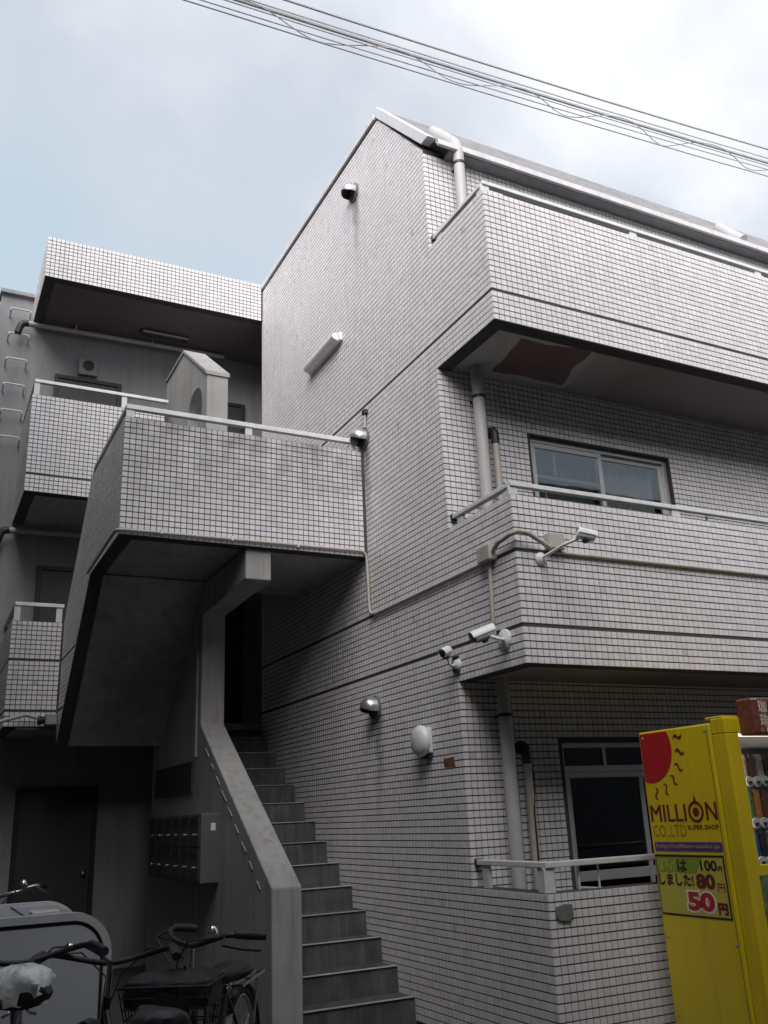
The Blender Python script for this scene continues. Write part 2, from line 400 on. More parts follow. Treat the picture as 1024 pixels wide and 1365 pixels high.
MB().box(XE, XE+.2, 0, 4.3, GZ, 7.35).build('end_wall', CONC2, bld)
for zf in (2.58, 5.15): MB().box(.2, XE, .2, 4.1, zf, zf+.15).build('floor_slab', DARKIN, bld)
MB().box(.2, XE, 2.2, 2.3, GZ, 8.2).build('inner_wall', DARKIN, bld)

def balcony(k, zb, zt, floor_z):
    lv = {1: 'ground-floor', 2: 'second-floor', 3: 'third-floor'}[k]
    core = MB().box(.12, XE, -BD, -BD+.12, zb, zt).box(0, .12, -BD, 0, zb, zt).build('balcony', GROUT, bld); core['label'] = f'tiled {lv} balcony parapet'
    if k > 1:
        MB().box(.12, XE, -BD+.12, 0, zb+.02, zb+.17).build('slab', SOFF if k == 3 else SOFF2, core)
        tiles('parapet_tile', core, 'y', -BD, -.0065, 140, rows(zb, zt))
        tiles('parapet_tile', core, 'x', 0., -BD, 17, rows(zb, zt))
    else:
        R_ = rows(zb, zt); near = R_[-14:]
        tile_pieces(core, 'y', -BD, -.0065, range(0, 13), near)
        tile_pieces(core, 'x', 0., -BD, range(0, 8), near)
        tiles('parapet_tile', core, 'y', -BD, -.0065, 140, R_, lambda u, z, a, b, c, d: not (a < 12.9*P-.0065 and c > near[0][0]-.001))
        tiles('parapet_tile', core, 'x', 0., -BD, 17, R_, lambda u, z, a, b, c, d: not (a < -BD+7.9*P and c > near[0][0]-.001))
    # handrail: flat top bar on plate posts
    rz = {1: 1.34, 2: 3.855, 3: 6.41}[k]; yr = -BD+.045; xr = .045
    rl = MB().box(xr-.025, XE, yr-.025, yr+.025, rz-.035, rz).box(xr-.025, xr+.025, yr+.025, -.02, rz-.035, rz).build('handrail', RAILM, core, bevel=.005)
    MB().box(xr-.03, xr+.03, -.035, -.012, rz-.045, rz+.006).build('handrail_end_cap', BLACK, core, bevel=.004)
    for x in [.05+1.53*i for i in range(5)]:
        MB().box(x-.04, x+.04, yr-.012, yr+.012, zt-.03, rz-.034).build('handrail_post', RAILM, core, bevel=.003)
    MB().box(xr-.012, xr+.012, -.16, -.08, zt-.03, rz-.034).build('handrail_post', RAILM, core, bevel=.003)
    MB().box(xr-.014, xr+.014, yr+.02, yr+.09, zt-.03, rz-.034).build('handrail_post', RAILM, core, bevel=.003)
    if k < 3:
        zl = zt+(.035 if k == 2 else .05); yl = -BD+.09
        m = MB().tube([(.14, yl, zl), (XE, yl, zl)], .009, 8) if k == 2 else MB().tube([(.30, yl, zt+.012), (.62, yl, zt-.02)], .008, 8)
        m.build('lower_bar', RAILM, core, smooth=True)
        for x in ((.37, 1.15, 1.95, 2.7) if k == 2 else (.30, .46)):
            MB().tube([(x, yl-.02, zt-.03), (x, yl-.02, rz-.03)] if k == 1 else [(x, yl-.015, zt-.02), (x, yl-.015, zt+.07)], .007, 8).build('bar_stub', RAILM, core, smooth=True)
    return core
bal3 = balcony(3, 5.1325, 6.3025, 5.27); bal2 = balcony(2, 2.5625, 3.7485, 2.7); bal1 = balcony(1, GZ, 1.1625, .2)
MB().prism([(0.04, 1.085), (.10, 1.10), (.16, 1.095), (.165, 1.03), (.13, 1.0), (.05, 1.01), (.035, 1.04)], 'Y', -BD-.022, -BD-.004).build('steel_plate', pm('weathered_plate', (.16, .17, .165), .6, .2, 30), bal1, bevel=.003)

GLASSD = glass_material('dim_glass', (.35, .37, .38), .07)
def window(w_, k):
    x0, x1, a, b = w_
    f = MB(); y0, y1 = .045, .105
    f.box(x0, x1, y0, y1, b-.04, b).box(x0, x1, y0, y1, a, a+.05).box(x0, x0+.04, y0, y1, a+.05, b-.04).box(x1-.04, x1, y0, y1, a+.05, b-.04)
    fr = f.build('window', ALU, bld, bevel=.003); fr['label'] = 'aluminium sliding window'
    xm = (x0+x1)/2
    tr = b-.22 if k == 1 else None
    for i, (p0, p1, yy) in enumerate(((x0+.04, xm+.025, .052), (xm-.025, x1-.04, .078))):
        top = (tr-.0 if tr else b-.04)
        s = MB().box(p0, p1, yy, yy+.022, top-.045, top-.001).box(p0, p1, yy, yy+.022, a+.051, a+.11).box(p0, p0+.042, yy, yy+.022, a+.11, top-.045).box(p1-.042, p1, yy, yy+.022, a+.11, top-.045)
        if k == 1: s.box(p0+.042, p1-.042, yy+.002, yy+.02, 1.13, 1.20)
        s.build('sash', ALU, fr, bevel=.002)
        MB().box(p0+.042, p1-.042, yy+.009, yy+.013, a+.11, top-.045).build('pane', GLASSD if k == 1 else GLASS, fr)
    if tr:
        MB().box(x0+.04, x1-.04, .05, .1, tr, tr+.045).build('transom_bar', ALU, fr, bevel=.002)
        MB().box(xm-.35, xm-.32, .055, .095, tr+.045, b-.04).build('transom_bar', ALU, fr)
        MB().box(x0+.04, x1-.04, .072, .077, tr+.046, b-.041).build('pane', GLASSD if k == 1 else GLASS, fr)
    if k == 2:
        MB().box(x0+.3, x0+.33, .1, .12, b-.30, b-.04).build('transom_bar', ALU, fr); MB().box(x0+.04, xm, .1, .12, b-.34, b-.31).build('transom_bar', ALU, fr)
    # curtain with folds behind the right-hand sash
    if k > 1:
        c0, c1 = (xm+.05, x1-.06) if k == 2 else (x0+.05, x1-.05)
        if k == 3: MB().box(x0+.042, x1-.042, .03, .044, a+.051, b-.041).build('roller_shutter', SHUT, fr)
        if k == 2: MB().box(x0+.045, xm+.02, .20, .205, a+.02, b-.045).build('screen', CURTD, fr)
        n = 60; vs = []; ph = random.random()*6
        for i in range(n+1):
            t = i/n; x = c0+(c1-c0)*t; y = .20+.022*math.sin(ph+t*46)+.012*math.sin(t*17)
            vs += [(x, y, a+.02), (x, y, b-.05)]
        MB().add(vs, [(2*i, 2*i+2, 2*i+3, 2*i+1) for i in range(n)]).build('curtain', CURT, fr, smooth=True)
for k in (1, 2, 3): window(WIN[k], k); window(WIN2[k], k)

# roof: lapped sheets on the sloped front, white verge and eaves trim, flat top
rf = MB().prism([(0.02, 7.355), (.83, 8.36), (4.3, 8.385), (4.3, 8.30), (.9, 8.28), (.1, 7.355)], 'X', .21, XE).build('roof', ROOFM, bld)
sl = Vector((0, .83+.14, (8.40-7.36)*1.17)).normalized(); nrm = Vector((0, -sl.z, sl.y))
p0 = Vector((0, -.13, 7.335)); p1 = Vector((0, .83, 8.47)); ns = 14
for i in range(ns):
    a = p0.lerp(p1, i/ns); b = p0.lerp(p1, (i+1.25)/ns); t_ = .012
    vs = [(a.y, a.z), (b.y, b.z)]
    a2 = a+nrm*.030; b2 = b+nrm*.006
    MB().prism([(a.y, a.z), (b.y, b.z), (b2.y, b2.z), (a2.y, a2.z)], 'X', .07, XE+.1).build('roof_sheet', ROOFM, rf)
d = (p1-p0).normalized()
v = [p0-nrm*.06+d*.12, p1-nrm*.06, p1+nrm*.035+d*.02, p0+nrm*.035+d*.03]
MB().prism([(q.y, q.z) for q in v], 'X', -.02, .068).build('verge_board', TRIM, bld, bevel=.006)
MB().box(-.03, .24, .86, 4.26, 8.382, 8.45).build('coping', TRIM, bld, bevel=.006)
MB().box(.07, XE+.1, -.165, -.132, 7.305, 7.365).build('eaves_gutter', TRIM, bld, bevel=.005)
MB().box(.21, XE, -.13, .0, 7.30, 7.325).build('eaves_soffit', CONC2, bld)

# rear wing: corridors, canopy and back wall
YC = 4.27
MB().box(-3.12, XE, 5.5, 5.7, GZ, 8.28).build('rear_wing_wall', CONC2, bld)
MB().box(-3.14, -2.66, 5.44, 5.72, 8.28, 8.33).build('coping', CONC2, bld)
cn = MB().box(-2.72, .0, YC, YC+.12, 7.91, 8.45).box(-2.72, -2.6, YC+.12, 5.5, 7.91, 8.45).build('canopy', GROUT, bld)
tiles('canopy_tile', cn, 'y', YC, -2.7265, 54, rows(7.895, 8.46)); tiles('canopy_tile', cn, 'x', -2.72, YC, 25, rows(7.895, 8.46))
MB().box(-2.6, XE, YC+.12, 5.5, 7.93, 8.1).build('soffit', BROWN, cn)
for (zb, zt, fl, rz) in ((5.17, 6.35, 5.27, 6.56), (2.66, 3.76, 2.71, 3.955)):
    R_ = rows(zb, zt); zb2, zt2 = R_[0][0], R_[-1][1]
    xr_ = -1.2 if zb > 4 else -2.235
    co = MB().box(-2.74, xr_, YC, YC+.12, zb2, zt2).box(-2.74, -2.62, YC+.12, 5.5, zb2, zt2).build('corridor', GROUT, bld)
    tiles('parapet_tile', co, 'y', YC, -2.7465, int((xr_+2.74)/P), R_); tiles('parapet_tile', co, 'x', -2.74, YC, 25, R_)
    MB().box(-2.62, XE, YC+.121, 5.5, zb+.01, fl).build('slab', DKCONC, co)
    MB().box(-2.62, 0, YC+.02, YC+.121, zb-.02 if zb < 4 else zb+.01, fl).build('slab_edge', CONC2, co) if zb < 4 else None
    yr = YC+.05
    MB().box(-2.73, xr_, yr-.025, yr+.025, rz-.04, rz).box(-2.73, -2.68, yr+.025, 5.48, rz-.04, rz).build('handrail', RAILM, co, bevel=.005)
    for x in ([-2.70, -2.28] if zb < 4 else [-2.70, -1.72]):
        MB().box(x-.03, x+.03, yr-.012, yr+.012, zt2-.03, rz-.039).build('handrail_post', WHITE, co)
def door(x0, x1, z0, z1, name='door'):
    d_ = MB().box(x0+.05, x1-.05, 5.46, 5.499, z0, z1-.05).build(name, DOORM, bld, bevel=.004)
    MB().box(x0, x0+.05, 5.44, 5.499, z0, z1).box(x1-.05, x1, 5.44, 5.499, z0, z1).box(x0+.05, x1-.05, 5.44, 5.499, z1-.05, z1).build('door_frame', BLACK, d_, bevel=.003)
    MB().lathe([(.0, 0), (.03, .0), (.032, .03), (.02, .05), (0, .055)], (x1-.12, 5.46, z0+.95), (0, -1, 0), 12).build('handle', CHROME, d_, smooth=True)
door(-2.45, -1.57, GZ+.05, 2.12); door(-2.42, -1.56, 2.72, 4.68); door(-2.40, -1.56, 5.28, 7.24); door(-.7, .15, 5.28, 7.24); door(-.7, .15, 2.72, 4.68)

# ------------------------------------------------------------------ outside staircase
st = thing('staircase', (-1.1, 2.5, GZ), 'concrete outside staircase with tiled landing parapet against the side wall', 'staircase')
XA, XB = -1.15, -.92
for k in range(14):
    y0 = .9+.265*k; zt = GZ+.18*(k+1)
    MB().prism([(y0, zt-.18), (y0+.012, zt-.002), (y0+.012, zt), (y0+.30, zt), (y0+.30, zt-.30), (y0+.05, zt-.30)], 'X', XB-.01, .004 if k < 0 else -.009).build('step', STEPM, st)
    MB().box(XB+.002, -.012, y0-.002, y0+.035, zt+.0005, zt+.007).build('step_nosing', DKCONC if k % 3 else CONC, st, bevel=.002)
MB().prism([(.85, GZ), (.85, 1.20), (2.77, 2.54), (2.77, 3.58), (1.47, 3.62), (1.47, 3.895), (2.82, 3.895), (4.62, 3.895), (4.62, GZ)], 'X', XA, XB).build('dividing_wall', CONC, st, bevel=.012)
hc = Vector((3.27, 5.93)); hr = .30
circ = [(hc.x+hr*math.sin(2*PI*i/36), hc.y-hr*math.cos(2*PI*i/36)) for i in range(37)]
MB().prism([(hc.x-.0005, 3.899), (2.8, 3.899), (2.8, 6.23), (3.8, 6.97), (4.63, 6.97), (4.63, 3.899), (hc.x+.0005, 3.899)] + [(q[0]+(.0005 if i == 0 else -.0005 if i == 36 else 0), q[1]) for i, q in enumerate(circ)], 'X', XA, XB).build('upper_dividing_wall', CONC, st)
MB().prism([(2.785, 6.20), (3.795, 6.955), (4.64, 6.955), (4.64, 6.99), (3.785, 6.99), (2.785, 6.245)], 'X', XA-.018, XB+.018).build('wall_coping', CONC, st, bevel=.004)
# row of short thin strips just below the sloped wall top
for i in range(9):
    t0 = .07+.1*i; a = Vector((XA-.003, 1.0+1.75*t0, 1.19+1.32*t0-.075)); l_ = .09+.07*random.random()
    dd = Vector((0, .82, .57)); MB().obox(a, (1, 0, 0), dd, (0, -.57, .82), .008, l_, .012).build('edge_strip', CONC, st)
# landing
R_ = rows(3.86, 4.96); ZL, ZT = R_[0][0], R_[-1][1]; YL = 1.4206; XL = -2.23
lp = MB().box(XL, 0, YL, YL+.12, ZL, ZT).build('landing_parapet', GROUT, st)
tiles('landing_tile', lp, 'y', YL, XL-.0065, 44, R_)
prof = [(YL+.121, ZL), (2.74, ZL), (4.26, 2.46), (4.26, 3.70), (2.95, ZT), (YL+.121, ZT)]
lside = MB().prism(prof, 'X', XL, XL+.12).build('flight_parapet', GROUT, st)
def flim(u):
    lo = np.where(u < 2.74, ZL, ZL-(u-2.74)*(ZL-2.46)/1.52)+.003; hi = np.where(u < 2.95, ZT, ZT-(u-2.95)*(ZT-3.70)/1.31)-.003
    return lo, hi
def inprof(u, z, a, b, c, d):
    (l0, h0), (l1, h1) = flim(np.float64(a)), flim(np.float64(b))
    return d > l1+.006 and c < h0-.006
tiles('flight_tile', lside, 'x', XL, YL, 56, rows(2.4, 4.96), inprof, flim)
MB().box(XL+.12, XB, YL+.12, 2.85, ZL+.02, 4.0).box(XB, -.008, YL+.12, 2.85, ZL+.02, 4.0).build('landing_slab', DKCONC, st)
MB().prism([(2.97, 3.98), (2.74, 3.90), (4.27, 2.47), (4.27, 2.62)], 'X', XL+.121, XA-.001).build('flight_slab', DKCONC, st)
MB().prism([(2.851, 3.98), (2.851, 3.86), (4.36, 5.13), (4.36, 5.26)], 'X', XB+.001, -.01).build('flight_slab', DKCONC, st)
for k in range(6):
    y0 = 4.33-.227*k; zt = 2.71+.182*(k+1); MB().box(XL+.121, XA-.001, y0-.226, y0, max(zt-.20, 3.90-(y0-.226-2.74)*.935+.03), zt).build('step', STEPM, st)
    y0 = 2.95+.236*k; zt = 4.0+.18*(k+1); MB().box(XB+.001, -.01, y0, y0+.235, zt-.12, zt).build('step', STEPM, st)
rz = 5.075; yr = YL+.06
MB().box(XL+.01, -.04, yr-.025, yr+.025, rz-.045, rz).build('handrail', RAILM, st, bevel=.005)
MB().box(-.045, -.02, yr-.03, yr+.03, rz-.05, rz+.004).build('handrail_end_cap', BLACK, st)
MB().prism([(yr+.026, rz-.045), (yr+.026, rz), (2.97, rz), (4.25, rz-1.19), (4.25, rz-1.235), (2.95, rz-.045)], 'X', XL+.01, XL+.06).build('handrail', RAILM, st, bevel=.005)
for x in (XL+.045, -1.13, -.10): MB().box(x-.032, x+.032, yr-.013, yr+.013, ZT-.03, rz-.044).build('handrail_post', WHITE, st, bevel=.003)
for y in (1.62, 2.85): MB().box(XL+.022, XL+.048, y-.03, y+.03, ZT-.03, rz-.044).build('handrail_post', WHITE, st, bevel=.003)

# ------------------------------------------------------------------ pipes and conduits
def bend(pts, r, n=6):
    """round the inner corners of a polyline"""
    pts = [Vector(p_) for p_ in pts]; o = [pts[0]]
    for i in range(1, len(pts)-1):
        a, b, c = pts[i-1], pts[i], pts[i+1]; u = (a-b).normalized()*min(r, (a-b).length*.49); v = (c-b).normalized()*min(r, (c-b).length*.49)
        for k in range(n+1):
            t = k/n; o.append(b+u*(1-t)**2+v*t**2)
    return o+[pts[-1]]
def downpipe(z0, z1, label, top=None, clamp=()):
    x, y = .30, -.12
    t = thing('downpipe', (x, y, z0), label, 'pipe')
    path = [(x, y, z0), (x, y, z1)]
    if top: path = bend(path+top, .10)
    MB().tube(path, .05, 18).build('pipe', PVC, t, smooth=True)
    for zc in clamp:
        MB().lathe([(.056, 0), (.057, .012), (.056, .024)], (x, y, zc), (0, 0, 1), 18).build('clamp', BLACK, t, smooth=True)
        MB().box(x-.008, x+.008, y+.05, -.004, zc+.003, zc+.02).build('clamp_bracket', BLACK, t)
    if z0 > 2: MB().lathe([(.075, 0), (.075, .02), (.055, .05)], (x, y, z0+.01), (0, 0, 1), 18).build('collar', PVC, t, smooth=True)
    return t
downpipe(GZ+.01, 2.582, 'pale downpipe beside the dark ground-floor window, behind the lowest railing', clamp=(2.30, .8))
downpipe(2.732, 5.152, 'pale downpipe left of the second-floor window, under the peeling balcony soffit', clamp=(4.86, 3.2))
downpipe(5.302, 7.40, 'thick pale pipe on the top floor that bends back up the roof slope', top=[(.30, .02, 7.58), (.29, .26, 7.86)], clamp=(7.18,))
t = thing('roof_pipe', (3.95, 0, 7.4), 'stub of pale pipe lying up the roof slope farther along the eaves', 'pipe')
MB().tube(bend([(3.95, -.10, 7.43), (3.95, .02, 7.57), (3.95, .18, 7.78)], .1), .055, 16).build('pipe', PVC, t, smooth=True)
# air-conditioner sleeves with their short pipes
def sleeve(x, z, zb, label, cord=False):
    t = thing('wall_sleeve', (x, 0, zb), label, 'pipe')
    MB().lathe([(.05, 0), (.05, .02), (.035, .03), (.035, .05)], (x, -.006, z), (0, -1, 0), 16).build('sleeve_cap', BLACK, t, smooth=True)
    MB().tube(bend([(x, -.03, z), (x, -.075, z), (x, -.075, z-.12)], .05), .034, 12).build('elbow', BLACK, t, smooth=True)
    MB().tube([(x, -.075, z-.12), (x+.005, -.07, (z+zb)/2), (x, -.07, zb)], .03, 12).build('pipe', BEIGE, t, smooth=True)
    if cord: MB().tube([(x+.045, -.06, z-.1), (x+.05, -.07, z-.25), (x+.0, -.11, z-.45), (x-.01, -.11, zb)], .006, 6).build('cord', BLACK, t, smooth=True)
sleeve(.46, 4.62, 2.72, 'thin pipe with black elbow beside the downpipe at the second-floor window')
sleeve(.49, 2.09, GZ+.01, 'beige pipe and hanging cord under a black wall cap beside the ground-floor window', True)
# conduit that hangs under the landing, drops and runs along the wall band round the balcony corner
yb = YL-.025
t = thing('conduit', (-1, yb, 3.0), 'thin beige conduit under the landing edge that drops down the side wall', 'conduit')
MB().tube(bend([(XL-.03, 2.7, 3.90), (XL-.03, yb, 3.93), (-.03, yb, 3.945), (-.03, yb-.02, 3.36), (-.022, 1.25, 3.343)], .07), .013, 10).build('tube', BEIGE, t, smooth=True)
MB().tube(bend([(-.022, 1.25, 3.343), (-.022, -.47, 3.343)], .05), .011, 8).build('tube', BEIGE, t, smooth=True)
for x in (-1.9, -1.3, -.7): MB().box(x-.008, x+.008, YL-.045, YL-.002, 3.92, 3.96).build('saddle_clip', RAILM, t)
t = thing('conduit', (.2, -BD-.03, 3.33), 'flexible conduit curving round the second-floor balcony corner between two junction boxes', 'conduit')
MB().tube([(-.03, -.58, 3.37), (-.055, -.72, 3.42), (-.05, -.86, 3.44), (-.02, -.925, 3.45), (.06, -.93, 3.44), (.16, -.915, 3.40), (.26, -.90, 3.36)], .017, 10).build('tube', BEIGE, t, smooth=True)
MB().tube([(.3, -BD-.022, 3.343), (2.0, -BD-.022, 3.344), (XE, -BD-.022, 3.343)], .013, 10).build('tube', BEIGE, t, smooth=True)
t = thing('conduit', (-.02, -.5, 2.8), 'straight vertical conduit on the balcony side above a security camera', 'conduit')
MB().tube([(-.024, -.555, 3.33), (-.024, -.535, 2.84)], .015, 10).build('tube', BEIGE, t, smooth=True)
o = MB().box(-.075, -.008, -.63, -.47, 3.33, 3.44).build('junction_box', BEIGE, bevel=.006); tag(o, 'beige junction box on the balcony side where the vertical conduit starts', 'junction box')
o = MB().box(.24, .375, -BD-.07, -BD-.008, 3.36, 3.47).build('junction_box', BEIGE, bevel=.006); tag(o, 'beige junction box on the balcony front beside the long-armed camera', 'junction box')

# ------------------------------------------------------------------ security cameras, lamps, hoods
def cctv(base, bn, elbow, body0, body1, label, r=.035, L_=.2, arm=.011, plate=.05):
    base, elbow, b0, b1 = map(Vector, (base, elbow, body0, body1)); bn = Vector(bn)
    t = thing('security_camera', base, label, 'camera')
    MB().lathe([(plate, 0), (plate, .015), (plate*.6, .03), (.016, .035)], base, bn, 18).build('wall_mount', BLOND, t, smooth=True)
    mid = (b0+b1)/2
    MB().tube(bend([base+bn*.02, elbow, mid], .03), arm, 10).build('arm', BLOND, t, smooth=True)
    MB().lathe([(.02, -.02), (.024, 0), (.02, .02)], mid-Vector((0, 0, r*.9)), (0, 1, 0), 12).build('swivel_joint', BLACK, t, smooth=True)
    ax = (b1-b0).normalized(); up = (Vector((0, 0, 1))-ax*ax.z).normalized(); sd_ = ax.cross(up); ln = (b1-b0).length
    MB().lathe([(r*.7, 0), (r*.95, .01), (r, .03), (r, ln-.012), (r*.85, ln)], b0, ax, 18).build('body', BLOND, t, smooth=True)
    MB().lathe([(r*.72, 0), (r*.72, .004)], b1, ax, 16).build('lens', BLACK, t, smooth=True)
    hd = []; n = 8; R2 = r*1.18
    vs = []; L2 = ln*1.1
    for s in (0, L2):
        for k in range(n+1):
            a = PI*(k/n); vs.append(b0+ax*s+up*(R2*math.sin(a))+sd_*(R2*math.cos(a)))
    vs2 = [q+(up*.004) for q in vs]
    m = n+1
    fs = [(k, k+1, m+k+1, m+k) for k in range(n)]; fs += [tuple(2*m+i for i in f) for f in fs]; fs += [(0, m, 3*m, 2*m), (n, m+n, 3*m+n, 2*m+n)] + [(k, k+1, 2*m+k+1, 2*m+k) for k in range(n)] + [(m+k, m+k+1, 3*m+k+1, 3*m+k) for k in range(n)]
    MB().add(vs+vs2, fs).build('sunshade', BLOND, t, smooth=True)
cctv(at(720, 745, 'Y', -BD-.007), (0, -1, 0), at(752, 726, 'Y', -1.1), at(769, 711, 'Y', -1.2), at(792, 716, 'Y', -1.24), 'white security camera on a long arm from the balcony front, above the wall band', r=.036, plate=.045)
cctv(at(674, 852, 'X', -.007), (-1, 0, 0), at(671, 853, 'X', -.1), at(659, 840, 'X', -.12), at(632, 851, 'X', -.26), 'white security camera on a round base below the vertical conduit, pointing past the stairs', r=.04, plate=.07)
cctv(at(611, 886, 'X', -.007), (-1, 0, 0), at(601, 888, 'X', -.07), at(598, 868, 'X', -.08), at(590, 872, 'X', -.15), 'smallest security camera, on a dark bracket at the building corner', r=.032, plate=.045, arm=.01)
o = MB().box(-.03, -.007, -.035, .03, 2.63, 2.75).build('camera_backplate', BLACK, bevel=.004); tag(o, 'black back plate of the small corner camera', 'plate')

def hood(y, z, label):
    t = thing('vent_hood', (0, y, z-.09), label, 'vent', 'vent hoods on the side wall')
    MB().lathe([(.105, 0), (.105, .012), (.096, .02)], (-.007, y, z), (-1, 0, 0), 24).build('flange', pm('hood_flange', (.12, .12, .12), .6) if 'hood_flange' not in bpy.data.materials else bpy.data.materials['hood_flange'], t, smooth=True)
    r = .092; m = MB(); vs = []; n = 20; Lp = 7                       # quarter-dome cowl, open at the bottom
    for i in range(Lp+1):
        th = (PI/2)*i/Lp
        for k in range(n+1):
            ph = -.13*PI+1.26*PI*k/n
            vs.append((-.02-.045-.085*math.sin(th) if i else -.02, y+r*math.cos(th)*math.cos(ph) if i else y+r*math.cos(ph), z+(r*math.cos(th)*math.sin(ph) if i else r*math.sin(ph))))
    fs = [(i*(n+1)+k, i*(n+1)+k+1, (i+1)*(n+1)+k+1, (i+1)*(n+1)+k) for i in range(Lp) for k in range(n)]
    m.add(vs, fs).build('cowl', HOOD, t, smooth=True)
    MB().lathe([(.085, 0), (.085, .03)], (-.012, y, z), (-1, 0, 0), 20).build('grille', BLACK, t)
hood(1.41, 7.88, 'round metal vent hood highest on the side wall, just below the roof')
hood(1.39, 5.06, 'round metal vent hood at the end of the landing handrail')
hood(1.37, 2.54, 'round metal vent hood beside the lower flight of stairs')
t = thing('wall_sensor', (0, 1.32, 5.16), 'small black-capped sensor on a stem above the middle vent hood', 'sensor')
MB().box(-.05, -.007, 1.29, 1.35, 5.28, 5.33).build('cap', BLACK, t, bevel=.006); MB().tube([(-.03, 1.32, 5.29), (-.03, 1.325, 5.15)], .012, 8).build('stem', PVC, t, smooth=True)
t = thing('wall_lamp', (0, 2.23, 6.3), 'long white batten lamp on the upper side wall above the stairs', 'lamp')
MB().box(-.045, -.007, 1.80, 2.66, 6.34, 6.43).build('base', BLOND, t, bevel=.006)
MB().prism([(-.045, 6.335), (-.045, 6.435), (-.10, 6.42), (-.12, 6.385), (-.10, 6.35)], 'Y', 1.83, 2.63).build('diffuser', LAMPW, t, bevel=.008)
t = thing('bulkhead_lamp', (0, .5, 2.08), 'round white bulkhead lamp near the building corner above a rusty plate', 'lamp')
MB().box(-.05, -.007, .42, .58, 2.09, 2.28).build('base', BLOND, t, bevel=.015)
MB().lathe([(.112, 0), (.118, .015), (.116, .035), (.10, .055), (.06, .068), (.0, .073)], (-.05, .5, 2.185), (-1, 0, 0), 28).build('globe', LAMPW, t, smooth=True)
MB().box(-.04, -.007, .44, .56, 2.055, 2.09).build('bracket', BLACK, t)
o = MB().prism([(.12, 1.98), (.27, 1.985), (.275, 2.035), (.13, 2.04)], 'X', -.012, -.0065).build('rusty_plate', RUST); tag(o, 'small rusty metal plate on the side wall tiles below the round lamp', 'plate')

# ------------------------------------------------------------------ things on the rear wing
t = thing('wall_ladder', (-2.88, 5.5, 5.8), 'row of steel climbing rungs up the grey rear wall', 'ladder')
for i in range(6):
    zr = 8.03-.355*i; MB().tube(bend([(-3.0, 5.505, zr-.07), (-3.0, 5.38, zr-.03), (-3.0, 5.38, zr+.0), (-2.76, 5.38, zr), (-2.76, 5.38, zr-.03), (-2.76, 5.505, zr-.07)], .03), .011, 8).build('rung', RAILM, t, smooth=True)
for zc, lab in ((7.80, 'white drain pipe with a dark elbow under the canopy soffit'), (5.02, 'white drain pipe with a dark elbow under the third-floor corridor')):
    t = thing('drain_pipe', (-1.8, 5.3, zc), lab, 'pipe')
    MB().tube([(-2.80, 5.35, zc+.03), (-.2, 5.35, zc+.08)], .03, 12).build('pipe', PVC, t, smooth=True)
    MB().tube(bend([(-2.78, 5.35, zc+.03), (-2.86, 5.35, zc+.02), (-2.9, 5.35, zc-.13)], .06), .042, 12).build('elbow', BLACK, t, smooth=True)
    MB().tube([(-2.72, 5.35, zc+.032), (-2.83, 5.35, zc+.025)], .040, 12).build('socket', PVC, t, smooth=True)
    for x in (-2.2, -1.2): MB().box(x-.01, x+.01, 5.33, 5.37, zc+.02, zc+.13).build('hanger', PVC, t)
t = thing('vent_cover', (-2.0, 5.5, 7.29), 'square white vent cover on the wall under the canopy', 'vent')
MB().box(-2.12, -1.88, 5.43, 5.499, 7.29, 7.52).build('cover', CONC2, t, bevel=.01); MB().lathe([(.07, 0), (.07, .015), (.05, .02)], (-2.0, 5.43, 7.42), (0, -1, 0), 18).build('grille', BLACK, t)
t = thing('ceiling_light', (-1.05, 5.2, 7.9), 'slim batten light under the canopy soffit', 'lamp')
MB().box(-1.40, -.78, 5.06, 5.18, 7.87, 7.929).build('housing', DOORM, t, bevel=.006); MB().box(-1.39, -.79, 5.045, 5.06, 7.865, 7.89).build('diffuser', PVC, t)
t = thing('floodlight', (-2.3, 4.2, 2.68), 'small floodlight on a curved arm at the lower corridor corner', 'lamp')
MB().box(-2.36, -2.25, 4.12, 4.262, 2.67, 2.78).build('housing', CONC2, t, bevel=.012)
MB().lathe([(.03, 0), (.045, .05), (.045, .07)], (-2.36, 4.18, 2.72), (-1, 0, 0), 14).build('lamp_head', BLACK, t, smooth=True)
MB().tube([(-2.42, 4.18, 2.74), (-2.55, 4.16, 2.77), (-2.72, 4.14, 2.72), (-2.9, 4.12, 2.66)], .02, 10).build('arm', PVC, t, smooth=True)

# ------------------------------------------------------------------ mailboxes, sign board on the stair wall
t = thing('mailbox_bank', (XA-.08, 3.0, 1.18), 'dark bank of apartment mailboxes fixed to the stair wall', 'mailboxes')
MB().box(XA-.16, XA+.001, 2.12, 3.95, 1.19, 1.74).build('cabinet', pm('mailbox_side', (.10, .10, .105), .5, .1, 6), t, bevel=.006)
for r in range(2):
    for c in range(6):
        y0 = 2.15+.295*c; z0 = 1.215+.262*r
        d_ = MB().box(XA-.172, XA-.16, y0, y0+.28, z0, z0+.245).build('mailbox_door', DOORM, t, bevel=.003)
        MB().box(XA-.176, XA-.172, y0+.03, y0+.25, z0+.185, z0+.215).build('slot', BLACK, d_)
        MB().lathe([(.018, 0), (.018, .012), (.008, .016)], (XA-.172, y0+.14, z0+.09), (-1, 0, 0), 10).build('dial', CHROME, d_, smooth=True)
MB().box(XA-.075, XA-.035, 2.117, 2.12, 1.60, 1.66).build('sticker', WHTI, t)
o = MB().box(XA-.02, XA+.001, 2.97, 4.4, 1.93, 2.22).build('name_board', DOORM, bevel=.004); tag(o, 'blank dark board on the stair wall above the mailboxes', 'board')
o = MB().tube([(XA-.012, 2.86, 2.25), (XA-.012, 2.86, 3.56)], .012, 8).build('wall_conduit', CONC2, smooth=True); tag(o, 'thin grey conduit running up the stair wall above the mailboxes', 'conduit')

